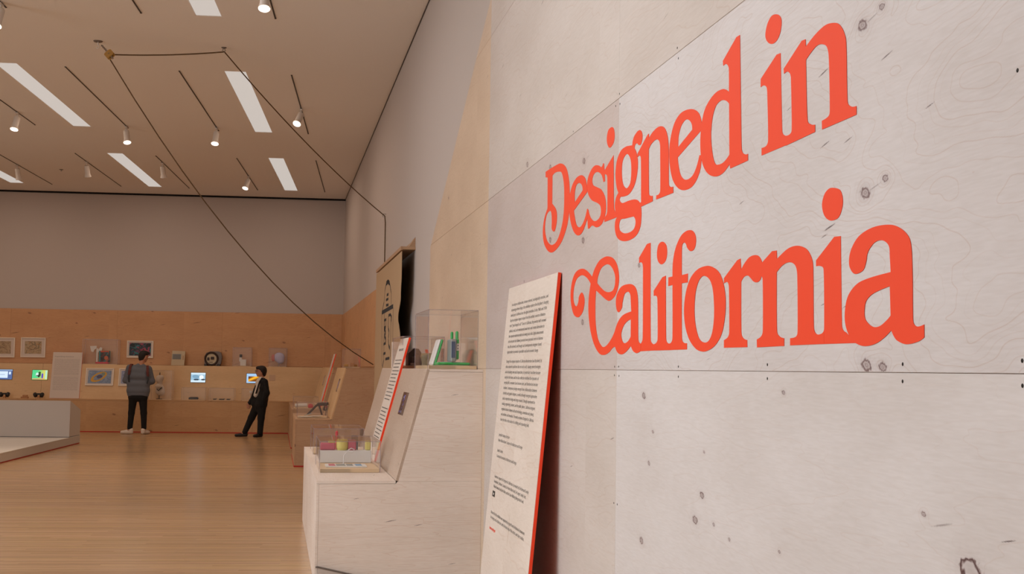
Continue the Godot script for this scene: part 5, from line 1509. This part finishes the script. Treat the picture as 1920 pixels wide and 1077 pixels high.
# ==================================================================== the low white platform with its plinth
func build_platform():
	var t := thing("platform", "low white display platform with a red line along its foot, at the left", "platform", Vector3(-5.70, 0, -22.3))
	put("deck", boxm(Vector3(-3.0, 0.155, 0), Vector3(6.0, 0.012, 8.02), 0.001), M.platform_top, t)
	put("side", boxm(Vector3(-0.012, 0.085, 0), Vector3(0.02, 0.13, 8.0), 0.001), M.plinth_white, t)
	put("end_side", boxm(Vector3(-3.02, 0.085, -3.99), Vector3(5.96, 0.13, 0.02), 0.001), M.plinth_white, t)
	put("end_side", boxm(Vector3(-3.02, 0.085, 3.99), Vector3(5.96, 0.13, 0.02), 0.001), M.plinth_white, t)
	put("red_base_strip", boxm(Vector3(-3.02, 0.01, 0), Vector3(6.02, 0.02, 7.98), 0.001), M.red_strip, t)
	var p := thing("plinth", "large white plinth with a back that slopes down, standing on the low white platform", "plinth", Vector3(-5.705, 0.161, -25.4))
	put("body", slab_yz(-3.4, 0.0, [Vector2(0, 0.012), Vector2(0, 0.69), Vector2(-0.89, 0.495), Vector2(-0.89, 0.012)]), M.plinth_white, p)
	put("shadow_gap", boxm(Vector3(-1.69, 0.006, -0.445), Vector3(3.36, 0.012, 0.86), 0.0), M.mid_grey, p)

# ==================================================================== people
func hand(parts: Array, wrist: Vector3, dir: Vector3, palm_n: Vector3, thumb_side: Vector3, curl: float):
	var across := dir.cross(palm_n).normalized()
	var thumb := thumb_side.normalized()
	var palm_end := wrist + dir * 0.085
	for k in [-0.024, 0.0, 0.024]:
		parts.append([wrist + across * k * 0.6, palm_end + across * k, 0.014, 0.014])
	var lens := [0.066, 0.078, 0.072, 0.055]
	for k in 4:
		var off: float = -0.033 + k * 0.022
		var a := palm_end + across * off * (1.0 if across.dot(thumb) < 0 else -1.0)
		var d1 := (dir + palm_n * curl * 0.4).normalized()
		var d2 := (dir + palm_n * curl * 1.3).normalized()
		var m: Vector3 = a + d1 * lens[k] * 0.5
		parts.append([a, m, 0.009, 0.0085])
		parts.append([m, m + d2 * lens[k] * 0.5, 0.0085, 0.007])
	var ta := wrist + dir * 0.03 + thumb * 0.03
	var tb := ta + (dir * 0.7 + thumb * 0.7).normalized() * 0.035
	parts.append([ta, tb, 0.011, 0.010])
	parts.append([tb, tb + (dir + palm_n * 0.3).normalized() * 0.03, 0.010, 0.008])

func head_parts(c: Vector3, f: Vector3, s: float) -> Array:
	# c is the middle of the skull, f the way the face looks, s the scale
	var up := (Vector3.UP - f * f.y).normalized()
	var r := f.cross(up).normalized()
	var o := []
	o.append([c + up * 0.025 * s, Vector3(0.078, 0.088, 0.088) * s])
	o.append([c + f * 0.025 * s + up * 0.02 * s, Vector3(0.07, 0.085, 0.07) * s])
	o.append([c + f * 0.04 * s - up * 0.045 * s, c + f * 0.065 * s - up * 0.085 * s, 0.052 * s, 0.026 * s])
	for k in [-1.0, 1.0]:
		o.append([c + r * k * 0.05 * s - up * 0.045 * s, c + f * 0.055 * s - up * 0.082 * s + r * k * 0.012 * s, 0.03 * s, 0.02 * s])
		o.append([c + r * k * 0.078 * s + up * 0.015 * s - f * 0.01 * s, c + r * k * 0.08 * s - up * 0.03 * s, 0.012 * s, 0.009 * s])
		o.append([c + f * 0.082 * s + up * 0.035 * s + r * k * 0.028 * s, c + f * 0.08 * s + up * 0.035 * s + r * k * 0.045 * s, 0.012 * s, 0.01 * s])
	o.append([c + f * 0.092 * s + up * 0.025 * s, c + f * 0.112 * s - up * 0.015 * s, 0.008 * s, 0.013 * s])
	o.append([c + f * 0.09 * s - up * 0.045 * s, c + f * 0.088 * s - up * 0.05 * s, 0.014 * s, 0.014 * s])
	return o

func face_bits(t: Node3D, c: Vector3, f: Vector3, s: float):
	var up := (Vector3.UP - f * f.y).normalized()
	var r := f.cross(up).normalized()
	for k in [-1.0, 1.0]:
		put("eye", lathem([Vector2(0, -0.009), Vector2(0.007, -0.005), Vector2(0.009, 0), Vector2(0.007, 0.005), Vector2(0, 0.009)], 10), M.eye, t, c + f * 0.091 * s + up * 0.018 * s + r * k * 0.033 * s)
		put("eyebrow", tubem([c + f * 0.1 * s + up * 0.043 * s + r * k * 0.018 * s, c + f * 0.094 * s + up * 0.046 * s + r * k * 0.048 * s], 0.004), M.hair, t)
	put("lips", tubem([c + f * 0.094 * s - up * 0.05 * s - r * 0.022 * s, c + f * 0.104 * s - up * 0.048 * s, c + f * 0.094 * s - up * 0.05 * s + r * 0.022 * s], 0.005), mat("8f5a4c", 0.5), t)

func build_man():
	var t := thing("person", "standing person seen from behind in a grey-blue denim jacket, black trousers and white sneakers", "person", Vector3(-5.255, 0, -29.92))
	var f := Vector3(0.62, -0.22, -0.75).normalized()
	var c := Vector3(0.088, 1.735, -0.03)
	var hipl := Vector3(-0.105, 0.90, 0)
	var hipr := Vector3(0.105, 0.90, 0)
	var kl := Vector3(-0.136, 0.47, -0.015)
	var kr := Vector3(0.132, 0.47, -0.015)
	var al := Vector3(-0.152, 0.09, 0.03)
	var ar := Vector3(0.152, 0.09, 0.02)
	var sl := Vector3(-0.205, 1.475, 0.0)
	var sr := Vector3(0.21, 1.455, 0.0)
	var el := Vector3(-0.285, 1.20, -0.03)
	var er := Vector3(0.285, 1.185, -0.03)
	var wl := Vector3(-0.09, 1.20, -0.27)
	var wri := Vector3(0.12, 1.19, -0.27)
	var skin := head_parts(c, f, 1.06)
	skin += [[Vector3(0.035, 1.50, 0.005), c + Vector3(-0.01, -0.03, 0.02), 0.062, 0.056],
		[Vector3(-0.08, 1.3, -0.02), Vector3(0.08, 1.3, -0.02), 0.085, 0.085], [Vector3(-0.12, 1.42, -0.01), Vector3(0.13, 1.42, -0.01), 0.06, 0.06], [Vector3(0, 1.0, -0.01), Vector3(0, 1.3, -0.01), 0.085, 0.085], [hipl, hipr, 0.085, 0.085],
		[hipl, kl, 0.08, 0.055], [kl, al, 0.052, 0.036], [hipr, kr, 0.08, 0.055], [kr, ar, 0.052, 0.036],
		[al, al + Vector3(-0.12, -0.05, -0.05), 0.034, 0.026], [ar, ar + Vector3(0.04, -0.05, -0.11), 0.034, 0.026],
		[sl, el, 0.05, 0.042], [el, wl, 0.04, 0.028], [sr, er, 0.05, 0.042], [er, wri, 0.04, 0.028]]
	hand(skin, wl, Vector3(0.75, 0.1, -0.65).normalized(), Vector3(0.3, 0.9, -0.1).normalized(), Vector3(0.2, 0.3, -0.9), 0.7)
	hand(skin, wri, Vector3(-0.75, 0.1, -0.65).normalized(), Vector3(-0.3, 0.9, -0.1).normalized(), Vector3(-0.2, 0.3, -0.9), 0.7)
	put("body", body(skin, 0.0105, 0.025), M.skin, t)
	face_bits(t, c, f, 1.06)
	var up := (Vector3.UP - f * f.y).normalized()
	put("hair", body([[c + up * 0.055 - f * 0.015, Vector3(0.098, 0.085, 0.102)], [c - f * 0.045 + up * 0.0, Vector3(0.086, 0.095, 0.075)], [c + f * 0.035 + up * 0.085, Vector3(0.082, 0.05, 0.075)], [c + f * 0.07 + up * 0.095, Vector3(0.06, 0.03, 0.05)], [c - f * 0.05 - up * 0.075, Vector3(0.06, 0.04, 0.04)]], 0.0105, 0.02), M.hair, t)
	# jacket: boxy, sleeves bent forward, hem just under the hips
	var j := [[Vector3(-0.135, 1.42, 0.005), Vector3(0.14, 1.40, 0.005), 0.095, 0.095], [Vector3(-0.12, 1.30, 0.0), Vector3(0.125, 1.29, 0.0), 0.125, 0.125], [Vector3(-0.13, 1.12, 0.0), Vector3(0.13, 1.12, 0.0), 0.128, 0.128],
		[Vector3(-0.125, 0.99, 0.0), Vector3(0.125, 0.99, 0.0), 0.13, 0.13], [Vector3(-0.128, 0.955, 0.0), Vector3(0.128, 0.955, 0.0), 0.118, 0.118],
		[sl, el, 0.078, 0.068], [el, wl + Vector3(-0.02, 0, 0.03), 0.068, 0.05], [sr, er, 0.078, 0.068], [er, wri + Vector3(0.02, 0, 0.03), 0.068, 0.05],
		[Vector3(-0.09, 1.49, 0.0), Vector3(0.12, 1.485, 0.0), 0.06, 0.06], [Vector3(-0.015, 1.535, 0.02), Vector3(0.085, 1.53, 0.02), 0.045, 0.045]]
	put("jacket", body(j, 0.013, 0.035), M.denim, t)
	put("jacket_hem", body([[Vector3(-0.122, 0.905, 0.0), Vector3(0.122, 0.905, 0.0), 0.116, 0.116], [Vector3(-0.12, 0.925, 0.0), Vector3(0.12, 0.925, 0.0), 0.118, 0.118]], 0.014, 0.02), M.denim, t)
	var tr := [[Vector3(-0.10, 0.9, 0), Vector3(0.10, 0.9, 0), 0.108, 0.108], [Vector3(-0.11, 0.83, 0.01), Vector3(0.11, 0.83, 0.01), 0.105, 0.105],
		[hipl + Vector3(0, -0.08, 0), kl, 0.098, 0.07], [kl, al + Vector3(0, 0.05, 0), 0.07, 0.057], [hipr + Vector3(0, -0.08, 0), kr, 0.098, 0.07], [kr, ar + Vector3(0, 0.05, 0), 0.07, 0.057]]
	put("trousers", body(tr, 0.012, 0.025), M.black_cloth, t)
	for s in [[al, Vector3(-0.185, -0.045, -0.055)], [ar, Vector3(0.075, -0.045, -0.17)]]:
		var d: Vector3 = s[1]
		var heel: Vector3 = s[0] + Vector3(0, -0.042, 0.0) - Vector3(d.x, 0, d.z) * 0.18
		var sh := body([[heel, heel + d * Vector3(1, 0, 1) * 0.6, 0.045, 0.046], [heel + Vector3(d.x, 0, d.z) * 0.6, heel + Vector3(d.x, 0, d.z) * 1.15 + Vector3(0, -0.008, 0), 0.046, 0.036], [heel + Vector3(0, 0.045, 0), s[0] + Vector3(0, 0.03, 0), 0.045, 0.047]], 0.009, 0.015)
		put("shoe", sh, M.shoe_white, t)
	for s in [[-1.0, Vector3(-0.165, 1.545, 0.0)], [1.0, Vector3(0.19, 1.515, 0.0)]]:
		var top: Vector3 = s[1]
		put("backpack_strap", ribbon([top + Vector3(0, -0.06, -0.10), top + Vector3(0, 0.012, -0.04), top + Vector3(0, 0.018, 0.03), top + Vector3(s[0] * 0.012, -0.04, 0.088), top + Vector3(s[0] * 0.02, -0.13, 0.118), top + Vector3(s[0] * 0.03, -0.22, 0.12)], 0.055), M.strap, t)
		put("strap_webbing", ribbon([top + Vector3(s[0] * 0.03, -0.22, 0.124), top + Vector3(s[0] * 0.035, -0.30, 0.128), top + Vector3(s[0] * 0.02, -0.38, 0.126)], 0.03), M.black, t)

func ribbon(pts: Array, wide: float) -> SurfaceTool:
	var st := tool()
	for k in pts.size() - 1:
		var a: Vector3 = pts[k]
		var b: Vector3 = pts[k + 1]
		var d := (b - a)
		var n := d.cross(Vector3.RIGHT).normalized()
		box(st, (a + b) / 2, Vector3(wide, d.length() * 1.12, 0.012), 0.003, Basis(Vector3.RIGHT, d.normalized(), Vector3.RIGHT.cross(d.normalized()).normalized()))
	return st

func build_woman():
	var t := thing("person", "standing person in a black trouser suit and open white collar, turned to the left", "person", Vector3(-2.50, 0, -29.22))
	var f := Vector3(-0.93, -0.04, 0.36).normalized()
	var c := Vector3(-0.008, 1.435, 0.0)
	var hipn := Vector3(0.05, 0.78, 0.085)
	var hipf := Vector3(-0.05, 0.78, -0.085)
	var kn := Vector3(0.035, 0.42, 0.08)
	var kf := Vector3(-0.185, 0.42, -0.08)
	var an := Vector3(0.02, 0.075, 0.08)
	var af := Vector3(-0.335, 0.085, -0.09)
	var sn := Vector3(0.105, 1.215, 0.15)
	var sf := Vector3(-0.03, 1.215, -0.15)
	var en := Vector3(0.155, 0.97, 0.185)
	var ef := Vector3(-0.10, 0.97, -0.19)
	var wn := Vector3(0.085, 0.79, 0.16)
	var wf := Vector3(-0.235, 0.76, -0.12)
	var skin := head_parts(c, f, 0.98)
	skin += [[Vector3(0.03, 1.22, 0.0), c + Vector3(0.015, -0.02, 0), 0.05, 0.05], [Vector3(0.06, 1.18, 0.08), Vector3(0.02, 1.18, -0.08), 0.06, 0.06], [Vector3(0.01, 0.85, -0.01), Vector3(0.03, 1.15, -0.01), 0.085, 0.08], [hipn, hipf, 0.08, 0.08],
		[hipn, kn, 0.075, 0.05], [kn, an, 0.048, 0.034], [hipf, kf, 0.075, 0.05], [kf, af, 0.048, 0.034], [an, an + Vector3(-0.07, -0.035, 0.035), 0.03, 0.02], [af, af + Vector3(-0.09, -0.045, 0.015), 0.03, 0.02],
		[sn, en, 0.044, 0.036], [en, wn, 0.035, 0.025], [sf, ef, 0.044, 0.036], [ef, wf, 0.035, 0.025]]
	hand(skin, wf, Vector3(-0.25, -0.95, 0.15).normalized(), Vector3(0.3, -0.1, 0.95).normalized(), Vector3(-0.9, 0.1, 0.3), 0.6)
	hand(skin, wn + Vector3(0, 0, -0.03), Vector3(-0.55, -0.6, -0.55).normalized(), Vector3(-0.1, 0.5, -0.8).normalized(), Vector3(-0.8, 0.5, 0.3), 0.4)
	put("body", body(skin, 0.0105, 0.022), M.skin, t)
	face_bits(t, c, f, 0.98)
	var up := (Vector3.UP - f * f.y).normalized()
	var r := f.cross(up).normalized()
	put("hair", body([[c + up * 0.06 - f * 0.02, Vector3(0.102, 0.075, 0.102)], [c - f * 0.055 + up * 0.015, Vector3(0.085, 0.10, 0.095)], [c - f * 0.06 - up * 0.055, Vector3(0.06, 0.06, 0.07)], [c + f * 0.05 + up * 0.085, Vector3(0.055, 0.04, 0.07)], [c + r * 0.07 + up * 0.03 - f * 0.02, Vector3(0.045, 0.06, 0.04)], [c - r * 0.07 + up * 0.03 - f * 0.02, Vector3(0.045, 0.06, 0.04)]], 0.0105, 0.02), M.hair, t)
	var gl := tool()
	for k in [-1.0, 1.0]:
		var ring := []
		for q in 13: ring.append(c + f * 0.108 + up * (0.018 + 0.02 * sin(TAU * q / 12)) + r * (k * 0.033 + 0.024 * cos(TAU * q / 12)))
		tube(gl, ring, 0.0022, 5)
		tube(gl, [c + f * 0.105 + up * 0.022 + r * k * 0.056, c + up * 0.022 + r * k * 0.083], 0.002, 5)
	tube(gl, [c + f * 0.11 + up * 0.022 + r * 0.01, c + f * 0.11 + up * 0.022 - r * 0.01], 0.002, 5)
	put("glasses", gl, M.dark_grey, t)
	# shirt front, then the open jacket over it
	put("shirt", body([[Vector3(-0.02, 1.15, 0.035), Vector3(-0.095, 0.92, 0.04), 0.07, 0.052], [Vector3(-0.02, 1.235, 0.025), Vector3(-0.04, 1.18, 0.03), 0.068, 0.075], [Vector3(0.01, 1.275, 0.01), Vector3(0.0, 1.25, 0.012), 0.062, 0.066]], 0.0105, 0.02), M.shirt, t)
	put("collar", ribbon([Vector3(0.03, 1.305, 0.062), Vector3(-0.035, 1.27, 0.075), Vector3(-0.065, 1.215, 0.095)], 0.02), M.shirt, t)
	var j := [[Vector3(0.085, 1.19, 0.11), Vector3(0.01, 1.19, -0.11), 0.08, 0.08], [Vector3(0.085, 1.08, 0.075), Vector3(0.025, 1.08, -0.10), 0.105, 0.105], [Vector3(0.085, 0.95, 0.06), Vector3(0.01, 0.95, -0.10), 0.115, 0.115],
		[Vector3(0.055, 0.83, 0.07), Vector3(-0.02, 0.83, -0.09), 0.125, 0.13], [Vector3(0.04, 0.72, 0.075), Vector3(-0.06, 0.72, -0.08), 0.125, 0.13], [Vector3(-0.10, 0.83, -0.03), Vector3(-0.13, 0.73, -0.02), 0.075, 0.075],
		[sn, en, 0.066, 0.06], [en, wn + Vector3(0, 0.02, 0), 0.06, 0.048], [sf, ef, 0.066, 0.058], [ef, wf + Vector3(-0.005, -0.02, 0), 0.058, 0.046],
		[Vector3(0.07, 1.255, 0.04), Vector3(0.06, 1.24, -0.06), 0.045, 0.045], [Vector3(-0.105, 1.02, -0.02), Vector3(-0.15, 0.88, -0.02), 0.045, 0.05], [Vector3(-0.06, 1.2, -0.06), Vector3(-0.115, 1.03, -0.04), 0.04, 0.045], [Vector3(-0.088, 1.15, -0.012), Vector3(-0.155, 0.92, -0.005), 0.02, 0.028]]
	put("jacket", body(j, 0.0125, 0.03), M.black_cloth, t)
	put("lapel", ribbon([Vector3(0.035, 1.30, 0.08), Vector3(-0.01, 1.22, 0.125), Vector3(-0.045, 1.10, 0.135), Vector3(-0.085, 0.96, 0.12)], 0.035), M.black_cloth, t)
	var tr := [[hipn, hipf, 0.11, 0.11], [hipn + Vector3(0, -0.08, 0), kn, 0.10, 0.078], [kn, an + Vector3(0, 0.015, 0), 0.076, 0.062], [hipf + Vector3(-0.01, -0.08, 0), kf, 0.10, 0.078], [kf, af + Vector3(0.01, 0.015, 0), 0.076, 0.06], [Vector3(0.0, 0.66, 0.05), Vector3(-0.02, 0.62, -0.04), 0.10, 0.10]]
	put("trousers", body(tr, 0.012, 0.025), M.black_cloth, t)
	for s in [[an, Vector3(-0.13, 0, 0.09)], [af, Vector3(-0.20, 0, 0.03)]]:
		var d: Vector3 = s[1]
		var heel: Vector3 = Vector3(s[0].x, 0.038, s[0].z) - d * 0.2
		put("shoe", body([[heel, heel + d * 0.6, 0.036, 0.038], [heel + d * 0.6, heel + d * 1.1 + Vector3(0, -0.008, 0), 0.038, 0.03], [heel + Vector3(0, 0.03, 0), Vector3(s[0].x, s[0].y + 0.02, s[0].z), 0.036, 0.038]], 0.009, 0.015), M.black, t)
